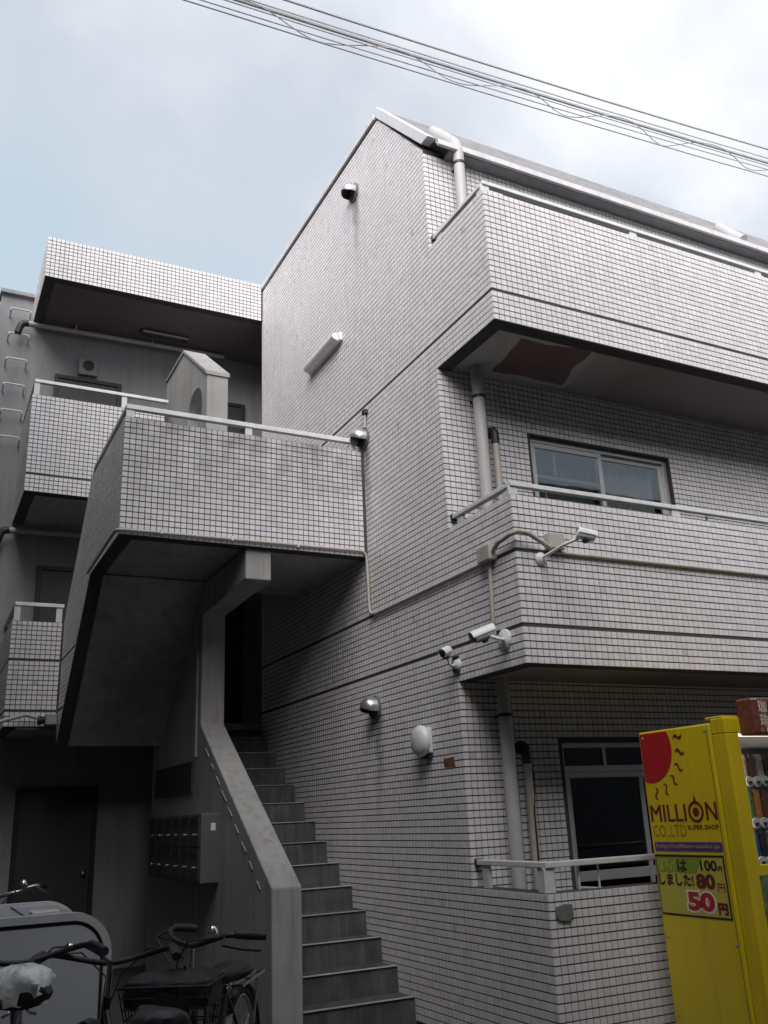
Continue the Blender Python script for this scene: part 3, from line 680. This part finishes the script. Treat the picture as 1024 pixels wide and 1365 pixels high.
# ------------------------------------------------------------------ vending machine
VX, VY0, VY1, VZ = .72, -1.64, -1.02, 2.10
vm = thing('vending_machine', (VX+.5, -1.4, GZ), 'bright yellow drink vending machine with red sun print in front of the ground-floor window', 'vending machine')
MB().box(VX+.03, VX+.97, VY0+.02, VY1-.02, GZ, GZ+.10).build('plinth', BLACK, vm)
MB().box(VX, VX+1.0, VY0, VY1, GZ+.10, VZ).build('cabinet', YEL, vm, bevel=.012)
DY = VY0-.008; FY = -1.755
dm = MB()
dx0, dx1 = VX+.004, VX+.996
wx0, wx1, wz0, wz1 = VX+.11, VX+.93, 1.30, 2.03          # display opening
dm.box(dx0, dx1, FY, DY, wz1, VZ+.02).box(dx0, wx0, FY, DY, GZ+.12, wz1).box(wx1, dx1, FY, DY, GZ+.12, wz1).box(wx0, wx1, FY, DY, GZ+.12, wz0).box(wx0, wx1, DY-.012, DY, wz0, wz1)
door_ = dm.build('door', YEL, vm, bevel=.014)
MB().box(dx0+.01, dx1-.01, FY+.02, DY+.05, VZ+.0205, VZ+.034).build('door_cap', YEL, vm, bevel=.005)
MB().box(wx0+.002, wx1-.002, FY+.008, FY+.012, wz0+.002, wz1-.002).build('display_glass', GLASSC, door_)
MB().box(wx0+.001, wx1-.001, DY-.02, DY-.0125, wz0+.001, wz1-.001).build('display_back', pm('display_back', (.32, .33, .36), .7), door_)
CANM = [pm('can_print_'+n_, c_, .3, .35, 40, metal=.2) for n_, c_ in (('brown', (.16, .07, .035)), ('white', (.6, .6, .58)), ('red', (.4, .04, .03)), ('green', (.10, .22, .08)), ('blue', (.04, .08, .25)), ('black', (.03, .03, .03)), ('orange', (.45, .2, .04)), ('cream', (.5, .42, .28)))]
CANS = {}
for r, (zr, hc_, kinds) in enumerate(((1.775, .135, (7, 0, 1, 0, 5, 0, 7, 6, 0, 1, 2, 0)), (1.545, .165, (3, 6, 0, 6, 1, 6, 3, 2, 7, 6, 4, 1)), (1.335, .145, (4, 5, 1, 4, 4, 1, 5, 4, 2, 4, 3, 1)))):
    MB().box(wx0+.002, wx1-.002, FY+.022, DY-.022, zr-.012, zr-.001).build('display_shelf', BLOND, door_)
    for c in range(12):
        x = wx0+.045+.067*c; k = (r, kinds[c])
        if k not in CANS:
            o = MB().lathe([(.022, 0), (.027, .006), (.027, hc_-.016), (.021, hc_)], (0, 0, 0), (0, 0, 1), 14).build('sample_can', CANM[kinds[c]], door_, smooth=True, local=True); CANS[k] = o.data
        else: o = bpy.data.objects.new('sample_can', CANS[k]); COL.objects.link(o); o.parent = door_
        o.location = Vector((x, FY+.055, zr))-WL[door_]; o.rotation_euler.z = random.random()*6
        # scalloped white price tag and black button under each can
        MB().lathe([(.030, 0), (.030, .006)], (x, FY+.020, zr-.022), (0, -1, 0), 14).build('price_tag', BLOND, door_)
        MB().box(x-.012, x+.012, FY+.006, FY+.0125, zr-.034, zr-.020).build('select_button', BLACK, door_)
em = bpy.data.materials.new('display_tube'); em.use_nodes = True; eb = em.node_tree.nodes['Principled BSDF']; eb.inputs['Emission Color'].default_value = (1, .97, .9, 1); eb.inputs['Emission Strength'].default_value = .8
MB().tube([(wx0+.02, FY+.035, wz1-.01), (wx1-.02, FY+.035, wz1-.01)], .007, 8).build('display_light', em, door_, smooth=True)
MB().tube([(wx0+.012, FY+.03, wz0+.03), (wx0+.012, FY+.03, wz1-.05)], .008, 8).build('display_light', em, door_, smooth=True)
MB().box(wx0+.002, wx1-.002, FY+.045, DY-.022, 1.945, 1.955).build('display_shelf', PVC, door_)
MB().box(VX+.09, VX+.50, FY-.006, FY-.0005, .96, 1.245).build('poster', pm('poster_print', (.12, .16, .08), .4, .6, 30), door_)
MB().box(VX+.095, VX+.30, FY-.009, FY-.0065, .97, 1.03).build('poster_strip', PURP, door_)
lettering('poster_text', 'アツ', VX+.105, VX+.20, .98, 1.02, lambda u, v, n: Vector((u, FY-.0105, v))-WL[door_], WHTI, door_)
MB().box(VX+.56, VX+.80, FY-.012, FY-.0005, .95, 1.22).build('coin_panel', GREYM, door_, bevel=.005)
MB().box(VX+.60, VX+.70, FY-.018, FY-.0125, 1.12, 1.16).build('coin_slot', BLACK, door_)
MB().box(VX+.15, VX+.80, FY-.01, FY-.0005, .42, .62).build('delivery_flap', BLACK, door_, bevel=.006)
# curved header advertising a can of coffee
hx, hz0, hz1 = VX+.30, 2.0, 2.235
vs = []; n = 24
HB = pm('coffee_print', (.16, .05, .035), .35, .45, 34)
prof = [(VX+.10+.01*math.cos(a)-.01, 0) for a in (0,)]
hd = MB().prism([(VX+.13, FY-.055), (VX+.14, FY-.10), (VX+.17, FY-.125), (VX+.88, FY-.125), (VX+.925, FY-.10), (VX+.94, FY-.055), (VX+.94, FY+.01), (VX+.13, FY+.01)], 'Z', 2.012, 2.225).build('header_board', HB, vm, bevel=.012)
plH = lambda u, v, n: Vector((u, FY-.1265, v))-WL[hd]
CREAM = pm('cream_print', (.6, .52, .42), .4, .1, 9)
lettering('header_text', '珈', VX+.165, VX+.235, 2.135, 2.21, plH, CREAM, hd, bold=.02)
lettering('header_text', '琲', VX+.165, VX+.235, 2.055, 2.13, plH, CREAM, hd, bold=.02)
MB().prism([(VX+.25, 2.07), (VX+.28, 2.205), (VX+.55, 2.205), (VX+.52, 2.07)], 'Y', FY-.1275, FY-.1255).build('header_badge', BLKI, hd)
lettering('header_text', 'コーヒー', VX+.28, VX+.50, 2.10, 2.18, lambda u, v, n: Vector((u, FY-.1285, v))-WL[hd], WHTI, hd, bold=.02)
for i in range(14): MB().box(VX+.16+.05*i, VX+.185+.05*i, FY-.1275, FY-.1255, 2.025, 2.05).build('header_mark', WHTI if i % 3 else OCHR, hd)
for y in (-1.60, -1.06):
    for zz in (.45, 1.0-.12, 2.06): MB().lathe([(.009, 0), (.009, .003), (.004, .005)], (VX, y, zz), (-1, 0, 0), 10).build('screw', GREYM, vm)
MB().box(VX-.0012, VX+.001, VY0+.028, VY0+.031, GZ+.12, VZ-.03).build('panel_seam', BLACK, vm)
# print on the side: sun, lettering, price board
cab = vm
pl = lambda u, v, n: Vector((VX-.0016-n*.001, -u, v))-WL[vm]        # u runs towards -Y
def side_poly(name, poly, mat, lay=1):
    e = .0011*lay; return MB().prism([(-u, v) for u, v in poly], 'X', VX-e-.0011, VX-e+.0002).build(name, mat, vm)
cu, cv, cr = 1.10, 1.985, .205
pts = [(cu+cr*math.cos(a), cv+cr*math.sin(a)) for a in [2*PI*i/64 for i in range(64)]]
pts = [(max(u, 1.034), min(v, 2.088)) for u, v in pts]
side_poly('sun_print', pts, REDI)
for i in range(8):
    a = math.radians(32-19.5*i); ca, sa = math.cos(a), math.sin(a); m = []
    top = []; bot = []
    for k in range(9):
        s = k/8; rr = .235+.075*s; wv = .013*math.sin(s*2*PI); w_ = .010*(1-.35*abs(2*s-1))*(1.1 if i < 3 else .8)
        for lst, sg in ((top, 1), (bot, -1)):
            off_ = wv+sg*w_; lst.append((cu+ca*rr-sa*off_, min(2.088, cv+sa*rr+ca*off_)))
    q_ = top+bot[::-1]
    if min(u for u, v in q_) > 1.032 and max(u for u, v in q_) < 1.625: side_poly('sun_ray_print', q_, DRED)
[lettering('brand_text', 'MILLI', 1.045+q, 1.35+q, 1.545, 1.645, lambda u, v, n, q=q: pl(u, v, q*40), DRED, vm) for q in (0, .005)]
[lettering('brand_text', 'N', 1.515+q, 1.598+q, 1.548, 1.650, lambda u, v, n, q=q: pl(u, v, q*40), DRED, vm) for q in (0, .005)]
ring = [2*PI*i/28 for i in range(29)]
side_poly('brand_ring_print', [(1.435+.062*math.cos(a), 1.597+.062*math.sin(a)) for a in ring]+[(1.435+.046*math.cos(a), 1.597+.046*math.sin(a)) for a in ring[::-1]], DRED)
side_poly('brand_dot_print', [(1.435+.026*math.cos(a), 1.597+.026*math.sin(a)) for a in ring[:-1]], DRED)
side_poly('brand_dot_print', [(1.425, 1.655), (1.437, 1.70), (1.449, 1.655)], DRED)
lettering('brand_text', 'CO.,LTD', 1.05, 1.335, 1.445, 1.525, pl, OCHR, vm)
lettering('brand_text', 'SUPER SHOP', 1.35, 1.60, 1.495, 1.522, pl, DRED, vm, bold=.02)
side_poly('web_bar_print', [(1.05, 1.372), (1.60, 1.372), (1.605, 1.40), (1.60, 1.425), (1.05, 1.425), (1.045, 1.40)], PURP)
lettering('web_text', 'http://million-osaka.jp', 1.06, 1.585, 1.385, 1.414, lambda u, v, n: pl(u, v, 1.4), YGI, vm)
side_poly('price_board_print', [(1.035, 1.005), (1.60, 1.005), (1.60, 1.352), (1.035, 1.352)], BLKI)
side_poly('price_board_print', [(1.043, 1.016), (1.588, 1.016), (1.588, 1.338), (1.043, 1.338)], YGI, 2)
side_poly('price_board_print', [(1.043, 1.25), (1.043, 1.338), (1.43, 1.338), (1.37, 1.25)], GRNI, 3)
l3 = lambda u, v, n: Vector((VX-.0052, -u, v))-WL[vm]
lettering('price_text', '値下げ', 1.05, 1.21, 1.255, 1.33, l3, YGI, vm, bold=.015)
lettering('price_text', 'は', 1.22, 1.30, 1.255, 1.325, l3, BLKI, vm, bold=.03)
lettering('price_text', '100', 1.41, 1.54, 1.265, 1.325, l3, BLKI, vm, bold=.03)
lettering('price_text', '円', 1.545, 1.58, 1.265, 1.295, l3, BLKI, vm, bold=.03)
lettering('price_text', 'しました!', 1.05, 1.34, 1.175, 1.245, l3, BLKI, vm, bold=.03)
lettering('price_text', '80', 1.36, 1.51, 1.165, 1.25, l3, DRED, vm, bold=.045)
lettering('price_text', '円', 1.525, 1.58, 1.155, 1.20, l3, DRED, vm, bold=.012)
lettering('price_text', '50', 1.255, 1.50, 1.028, 1.158, lambda u, v, n: Vector((VX-.0046, -u, v))-WL[vm], WHTI, vm, bold=.09)
lettering('price_text', '50', 1.27, 1.485, 1.04, 1.147, l3, REDI, vm, bold=.05)
lettering('price_text', '円', 1.505, 1.58, 1.03, 1.095, l3, DRED, vm, bold=.06)

# ------------------------------------------------------------------ refuse bin behind the bicycles
bx0, bx1, by0, by1, bz = -3.95, -2.585, -.86, .10, 1.28
bn_ = thing('refuse_bin', ((bx0+bx1)/2, -.5, GZ), 'large grey sheet-metal refuse bin with rounded aluminium-edged corners', 'bin')
def rrect(x0, x1, z0, z1, r, n=10):
    p_ = [(x0, z0), (x1, z0)]
    p_ += [(x1-r+r*math.sin(PI/2*k/n), z1-r+r*math.cos(PI/2*k/n)) for k in range(n, -1, -1)]
    p_ += [(x0+r-r*math.sin(PI/2*k/n), z1-r+r*math.cos(PI/2*k/n)) for k in range(n+1)]
    return p_
MB().prism(rrect(bx0+.02, bx1-.02, GZ+.08, bz-.02, .16), 'Y', by0+.02, by1-.02).build('body', GREYM, bn_, smooth=True)
for y0, y1 in ((by0, by0+.06), (by1-.06, by1)):
    o_ = rrect(bx0, bx1, GZ+.06, bz, .19); i_ = rrect(bx0+.035, bx1-.035, GZ+.10, bz-.035, .155); n = len(o_)
    m = MB(); vs = [(u, y0, v) for u, v in o_]+[(u, y0, v) for u, v in i_]+[(u, y1, v) for u, v in o_]+[(u, y1, v) for u, v in i_]; fs = []
    for k in range(n):
        j = (k+1) % n; fs += [(k, j, n+j, n+k), (2*n+k, 3*n+k, 3*n+j, 2*n+j), (k, 2*n+k, 2*n+j, j), (n+k, n+j, 3*n+j, 3*n+k)]
    m.add(vs, fs).build('edge_frame', ALUT, bn_, smooth=True)
i2 = rrect(bx0+.05, bx1-.05, GZ+.12, bz-.055, .135)
MB().prism(i2, 'Y', by0+.008, by0+.019).build('front_panel', pm('bin_panel', (.55, .56, .60), .45, .06, 2), bn_)
MB().tube([(u, by0+.015, v) for u, v in rrect(bx0+.045, bx1-.045, GZ+.12, bz-.045, .145)], .008, 6, closed=True).build('gasket', BLACK, bn_, smooth=True)
MB().box(-2.965, -2.958, by0+.061, by1-.061, bz-.022, bz-.014).build('lid_seam', BLACK, bn_)
MB().box(-2.93, -2.80, -.62, -.50, bz-.021, bz+.0).build('lid_plate', ALUT, bn_, bevel=.004)
for x in (bx0+.2, bx1-.2):
    for y in (by0+.12, by1-.12): MB().box(x-.04, x+.04, y-.04, y+.04, GZ, GZ+.085).build('leg', BLACK, bn_)

# ------------------------------------------------------------------ bicycles (x forward, built at the origin)
def wheel(parent, x, name='wheel'):
    m = MB(); R_ = .315; rim = MB().tube([(x+.295*math.cos(a), 0, .33+.295*math.sin(a)) for a in [2*PI*i/40 for i in range(40)]], .012, 8, closed=True).build(name, CHROME, parent, smooth=True, local=True)
    MB().tube([(x+.315*math.cos(a), 0, .33+.315*math.sin(a)) for a in [2*PI*i/40 for i in range(40)]], .018, 10, closed=True).build('tyre', RUBBER, rim, smooth=True, local=True)
    sp = MB(); sp.tube([(x, -.04, .33), (x, .04, .33)], .02, 10)
    for i in range(28):
        a = 2*PI*i/28; sp.tube([(x+.018*math.cos(a+.9*(-1)**i), .03*(-1)**i, .33+.018*math.sin(a+.9*(-1)**i)), (x+.29*math.cos(a), 0, .33+.29*math.sin(a))], .0012, 4)
    sp.build('spokes', CHROME, rim, local=True)
def fender(parent, x, a0, a1, mat):
    vs = []; n = 24
    for i in range(n+1):
        a = math.radians(a0+(a1-a0)*i/n)
        for dy, rr in ((-.028, .345), (0, .355), (.028, .345)): vs.append((x+rr*math.cos(a), dy, .33+rr*math.sin(a)))
    MB().add(vs, [(3*i+k, 3*i+k+1, 3*i+k+4, 3*i+k+3) for i in range(n) for k in (0, 1)]).build('mudguard', mat, parent, smooth=True, local=True)
def bicycle(loc, heading, label, paint, basket=True, steer=0., seat_z=.84, bar_z=1.0, rack=True, saddle_mat=BLACK, chrome_bar=False):
    b = thing('bicycle', loc, label, 'bicycle', 'bicycles parked by the stairs', heading)
    T = lambda name, pts, r, mat=paint, par=b: MB().tube(pts, r, 10).build(name, mat, par, smooth=True, local=True)
    fr = MB()
    for pts, r in (([(.40, 0, .80), (.45, 0, .64)], .018), ([(.44, 0, .68), (.10, 0, .40), (-.02, 0, .30)], .017), ([(.42, 0, .75), (.16, 0, .50), (-.06, 0, .44)], .015), ([(-.02, 0, .29), (-.17, 0, .70)], .016),
                   ([(-.02, .02, .29), (-.45, .05, .33)], .010), ([(-.02, -.02, .29), (-.45, -.05, .33)], .010), ([(-.16, .015, .67), (-.45, .05, .33)], .008), ([(-.16, -.015, .67), (-.45, -.05, .33)], .008)):
        fr.tube(pts, r, 10)
    fr.build('frame', paint, b, smooth=True, local=True)
    wheel(b, -.45); wheel(b, .62); fender(b, -.45, 20, 190, paint); fender(b, .62, 0, 150, paint)
    MB().tube([(.45, .0, .64), (.47, .045, .60), (.62, .05, .33)], .011, 8).tube([(.45, 0, .64), (.47, -.045, .60), (.62, -.05, .33)], .011, 8).build('fork', CHROME, b, smooth=True, local=True)
    T('seat_post', [(-.165, 0, .69), (-.215, 0, seat_z-.03)], .013, CHROME)
    s = MB(); n = 14                                        # saddle: loft of half-ellipses, wide at the back
    secs = [(-.36, .03, .03), (-.345, .085, .05), (-.30, .105, .06), (-.24, .10, .055), (-.18, .065, .05), (-.12, .038, .045), (-.07, .024, .035), (-.05, .008, .012)]
    vs = []
    for x, wy, h in secs:
        for k in range(n): a = 2*PI*k/n; vs.append((x, wy*math.cos(a), seat_z+(h*.75 if math.sin(a) > 0 else h*.8)*math.sin(a)))
    fs = [(i*n+k, i*n+(k+1) % n, (i+1)*n+(k+1) % n, (i+1)*n+k) for i in range(len(secs)-1) for k in range(n)]+[tuple(range(n)), tuple(range((len(secs)-1)*n, len(secs)*n))]
    sd_ = s.add(vs, fs).build('saddle', saddle_mat, b, smooth=True, local=True)
    MB().tube([(-.31, .05, seat_z-.06), (-.20, .03, seat_z-.07), (-.1, .015, seat_z-.03)], .005, 6).tube([(-.31, -.05, seat_z-.06), (-.20, -.03, seat_z-.07), (-.1, -.015, seat_z-.03)], .005, 6).build('saddle_rail', CHROME, sd_, smooth=True, local=True)
    c_, s_ = math.cos(steer), math.sin(steer); sx = .385
    def st_(x, y, z): return (sx+(x-sx)*c_-y*s_, (x-sx)*s_+y*c_, z)
    T('stem', [(.40, 0, .79), (sx, 0, bar_z-.04)], .013, CHROME)
    hb = MB().tube(bend([st_(sx-.17, .29, bar_z+.0), st_(sx-.03, .26, bar_z+.02), st_(sx+.03, .12, bar_z-.02), st_(sx, 0, bar_z-.04), st_(sx+.03, -.12, bar_z-.02), st_(sx-.03, -.26, bar_z+.02), st_(sx-.17, -.29, bar_z)], .06), .0115, 10).build('handlebar', CHROME if chrome_bar else BLACK, b, smooth=True, local=True)
    for sg in (1, -1):
        MB().tube([st_(sx-.05, .265*sg, bar_z+.017), st_(sx-.12, .28*sg, bar_z+.008), st_(sx-.185, .294*sg, bar_z-.002)], [.016, .019, .017], 12).build('grip', BLACK, hb, smooth=True, local=True)
        MB().tube([st_(sx-.01, .25*sg, bar_z+.005), st_(sx+.02, .285*sg, bar_z-.015), st_(sx-.05, .315*sg, bar_z-.035), st_(sx-.14, .325*sg, bar_z-.05)], .0065, 8).build('brake_lever', CHROME if chrome_bar else BLACK, hb, smooth=True, local=True)
        MB().tube([st_(sx+.0, .235*sg, bar_z+.01), st_(sx+.10, .14*sg, bar_z+.0), st_(sx+.09, .03*sg, bar_z-.10), (.45, .01*sg, .72)], .0035, 6).build('brake_cable', BLACK, hb, smooth=True, local=True)
    MB().lathe([(.026, 0), (.026, .012), (.014, .03)], st_(sx+.0, .17, bar_z+.02), (0, 0, 1), 14).build('bell', CHROME, hb, smooth=True, local=True)
    MB().lathe([(.022, -.06), (.034, 0), (.036, .02), (.0, .024)], (.52, 0, .66), (1, 0, -.1), 14).build('headlamp', BLACK, b, smooth=True, local=True)
    if basket:
        x0, x1, z0, z1, wy = .46, .76, .62, .86, .18
        bk = MB()
        for t_ in [i/6 for i in range(7)]:
            zz = z0+(z1-z0)*t_; k = .80+.20*t_; xa, xb, yy = x0+.0, x0+(x1-x0)*k, wy*k
            bk.tube([(xa, -yy, zz), (xb, -yy, zz), (xb, yy, zz), (xa, yy, zz)], .003 if t_ < 1 else .006, 6, closed=True)
        for i in range(10):
            t_ = i/9
            for (p_, q_) in (((x0+(x1-x0)*t_*.8, -wy*.8, z0), (x0+(x1-x0)*t_, -wy, z1)), ((x0+(x1-x0)*t_*.8, wy*.8, z0), (x0+(x1-x0)*t_, wy, z1)), ((x0+(x1-x0)*.8, wy*.8*(2*t_-1), z0), (x1, wy*(2*t_-1), z1)), ((x0, wy*.8*(2*t_-1), z0), (x0, wy*(2*t_-1), z1)), ((x0, wy*.8*(2*t_-1), z0), (x0+(x1-x0)*.8, wy*.8*(2*t_-1), z0))):
                bk.tube([p_, q_], .0025, 5)
        bk.build('basket', BLACK, b, local=True)
    if rack:
        rk = MB()
        for y in (-.07, -.025, .025, .07): rk.tube([(-.22, y, .70), (-.70, y, .70)], .006, 6)
        for x in (-.25, -.45, -.68): rk.tube([(x, -.075, .70), (x, .075, .70)], .006, 6)
        for y in (-.07, .07): rk.tube([(-.55, y, .70), (-.45, y*.8, .34)], .006, 6)
        rk.build('rear_rack', CHROME, b, smooth=True, local=True)
    cr = MB().lathe([(.02, -.05), (.02, .05)], (-.02, 0, .29), (0, 1, 0), 12).tube([(-.02, -.055, .29), (.09, -.065, .17)], .009, 8).tube([(-.02, .055, .29), (-.13, .065, .41)], .009, 8).build('crank', CHROME, b, smooth=True, local=True)
    MB().box(.05, .13, -.16, -.07, .155, .18).build('pedal', BLACK, cr, local=True); MB().box(-.17, -.09, .07, .16, .40, .425).build('pedal', BLACK, cr, local=True)
    MB().prism([(-.50, .29), (-.50, .37), (0, .38), (.10, .34), (.10, .24), (0, .20)], 'Y', -.075, -.062).build('chain_guard', paint, b, local=True, bevel=.01)
    MB().tube([(-.43, .06, .33), (-.36, .11, .01)], .008, 6).build('kickstand', CHROME, b, local=True)
    return b
NAVY = pm('navy_paint', (.02, .022, .03), .35, .1, 9, coat=.3); BLKP = pm('black_paint', (.018, .018, .018), .35, .1, 9, coat=.3); SILV = pm('silver_paint', (.35, .36, .37), .35, .1, 9, metal=.5)
def place(hx, hy, ang, **k):
    """put a bicycle so that its handlebar centre stands over (hx, hy)"""
    c_, s_ = math.cos(ang), math.sin(ang); return bicycle((hx-.385*c_, hy-.385*s_, GZ), ang, **k)
angA = math.atan2(-.84, -.54)
place(-2.36, -1.45, angA, label='black bicycle with a covered front basket standing by the stair wall', paint=BLKP, steer=-.75, seat_z=.765)
angB = math.atan2(.995, .10)
bB = place(-3.065, -1.47, angB, label='dark bicycle whose saddle is wrapped in a crumpled white plastic cover', paint=NAVY, seat_z=.95, bar_z=1.0, basket=False, steer=.12)
place(-2.70, -1.42, math.atan2(1, -.08), label='black bicycle squeezed between the covered-saddle bicycle and the basket bicycle', paint=BLKP, basket=False, seat_z=.80, bar_z=.96, steer=-.45)
place(-3.02, .55, math.atan2(-1, -.15), label='bicycle with chrome handlebar standing behind the grey refuse bin', paint=SILV, chrome_bar=True, basket=False, bar_z=1.14)
# white cover on bicycle B's saddle: a crumpled dome (top-level: it lies on the saddle)
c_, s_ = math.cos(angB), math.sin(angB); base = Vector((-3.065-.385*c_, -1.47-.385*s_, GZ)); sp_ = base+Vector((-.255*c_, -.255*s_, .925))
vs = []; n = 26; rings = [(.85, 0), (.9, .03), (.9, .06), (.8, .085), (.6, .10), (.3, .108), (.02, .11)]
for i, (k, h) in enumerate(rings):
    for j in range(n):
        a = 2*PI*j/n; jit = 1+.10*math.sin(5*a+i*1.3)+.05*random.uniform(-1, 1)
        lx = .125*k*math.cos(a)*jit; ly = .115*k*math.sin(a)*jit
        vs.append((sp_.x+lx*c_-ly*s_, sp_.y+lx*s_+ly*c_, sp_.z+h+random.uniform(-.006, .006)))
fs = [(i*n+k, i*n+(k+1) % n, (i+1)*n+(k+1) % n, (i+1)*n+k) for i in range(len(rings)-1) for k in range(n)]
o = MB().add(vs, fs).build('saddle_cover', BAG, smooth=True); tag(o, 'crumpled white plastic cover tied over a bicycle saddle', 'saddle cover')
# bag in bicycle A's basket
c_, s_ = math.cos(angA), math.sin(angA); base = Vector((-2.36-.385*c_, -1.45-.385*s_, GZ))
def la(x, y, z): return Vector((base.x+x*c_-y*s_, base.y+x*s_+y*c_, base.z+z))
vs = []; rings = [(1.16, .78), (1.18, .84), (1.16, .872), (1.02, .885), (.7, .893), (.3, .898), (.02, .90)]; n = 22
for i, (k, h) in enumerate(rings):
    for j in range(n):
        a = 2*PI*j/n; ca, sa = math.cos(a), math.sin(a); q_ = max(abs(ca), abs(sa))**.7
        vs.append(la(.60+.13*k*ca/q_*(1+random.uniform(-.05, .05)), .155*k*sa/q_, h+random.uniform(-.006, .006)))
o = MB().add(vs, [(i*n+k, i*n+(k+1) % n, (i+1)*n+(k+1) % n, (i+1)*n+k) for i in range(len(rings)-1) for k in range(n)]).build('basket_cover', pm('dark_nylon', (.016, .016, .018), .7, .3, 25, bump=.4, fine=60), smooth=True)
tag(o, 'dark nylon cover stretched over the black bicycle basket', 'cover')

# ------------------------------------------------------------------ overhead cables between two poles
YW = -2.0
def cable(p, q, r, label, n=40, curl=0., sag=.03):
    a = at(*p, 'Y', YW); b = at(*q, 'Y', YW); pts = []
    k = (b.z-a.z)/(b.x-a.x); xm = (a.x+b.x)/2
    for i in range(n+1):
        x = -16+38*i/n; zz = a.z+k*(x-a.x)+sag*((x-xm)**2-(a.x-xm)**2)*.12
        pts.append((x, YW+curl*math.cos(x*7), zz+curl*math.sin(x*7)*(.6+.4*math.sin(x*1.7))))
    o = MB().tube(pts, r, 6).build('overhead_cable', CABLE, smooth=True); tag(o, label, 'cable', 'cables overhead'); return o
cable((381, 0), (1024, 199), .007, 'uppermost overhead cable, clear of the bundle below it', sag=.04)
cable((317, 0), (1024, 217), .011, 'thick overhead cable in the middle of the bundle')
cable((333, 0), (1024, 211), .005, 'thin overhead cable of the bundle across the sky')
cable((300, 0), (1024, 221), .004, 'thin overhead cable of the bundle across the sky')
cable((268, 0), (1024, 226), .004, 'thin overhead cable of the bundle across the sky')
cable((246, 0), (1010, 231), .0045, 'lowest overhead cable, hanging under the bundle')
cable((285, 0), (1024, 224), .003, 'loose spiral wire winding along the overhead bundle', n=700, curl=.05)
for x, lab in ((-15.8, 'concrete utility pole at one end of the overhead cables'), (21.8, 'concrete utility pole at the far end of the overhead cables')):
    t = thing('utility_pole', (x, YW, GZ), lab, 'pole')
    MB().tube([(x, YW-.2, GZ), (x, YW-.2, 10)], [.17, .11], 16).build('post', CONC2, t, smooth=True)
    MB().box(x-.05, x+.05, YW-.7, YW+.7, 7.4, 7.5).build('crossarm', RAILM, t)
    MB().box(x-.04, x+.04, YW-.25, YW+.2, 4.5, 7.2).build('cable_bracket', RAILM, t)

# ------------------------------------------------------------------ unseen houses added across the street and beside the yard to shade lower floors
NBW = pm('grey_siding', (.09, .09, .094), .8, .15, 2, bump=.2)
def house(x0, x1, y0, y1, h, label, wall, winface):
    t = thing('shading_house', ((x0+x1)/2, (y0+y1)/2, GZ), label, 'house')
    MB().box(x0, x1, y0, y1, GZ, GZ+h).build('wall', wall, t)
    MB().prism([(y0-.4, GZ+h), (y1+.4, GZ+h), ((y0+y1)/2, GZ+h+1.3)] , 'X', x0-.3, x1+.3).build('roof', ROOFM, t)
    for zz in (GZ+.9, GZ+3.7):
        for i in range(4):
            f = (i+.5)/4
            if winface == 'y':
                x = x0+(x1-x0)*f; w_ = MB().box(x-.8, x+.8, y1-.02, y1+.05, zz, zz+1.2).build('window', ALU, t); MB().box(x-.74, x+.74, y1+.051, y1+.056, zz+.06, zz+1.14).build('pane', DOORM, w_)
            else:
                y = y0+(y1-y0)*f; w_ = MB().box(x1-.02, x1+.05, y-.8, y+.8, zz, zz+1.2).build('window', ALU, t); MB().box(x1+.051, x1+.056, y-.74, y+.74, zz+.06, zz+1.14).build('pane', DOORM, w_)
house(-11, 14, -17, -6.5, 6.9, 'unseen grey house added across the street to shade the lower floors', NBW, 'y')
house(-13, -4.3, -5.2, 11, 7.9, 'unseen grey house added beside the bicycle yard to shade the side wall', NBW, 'x')
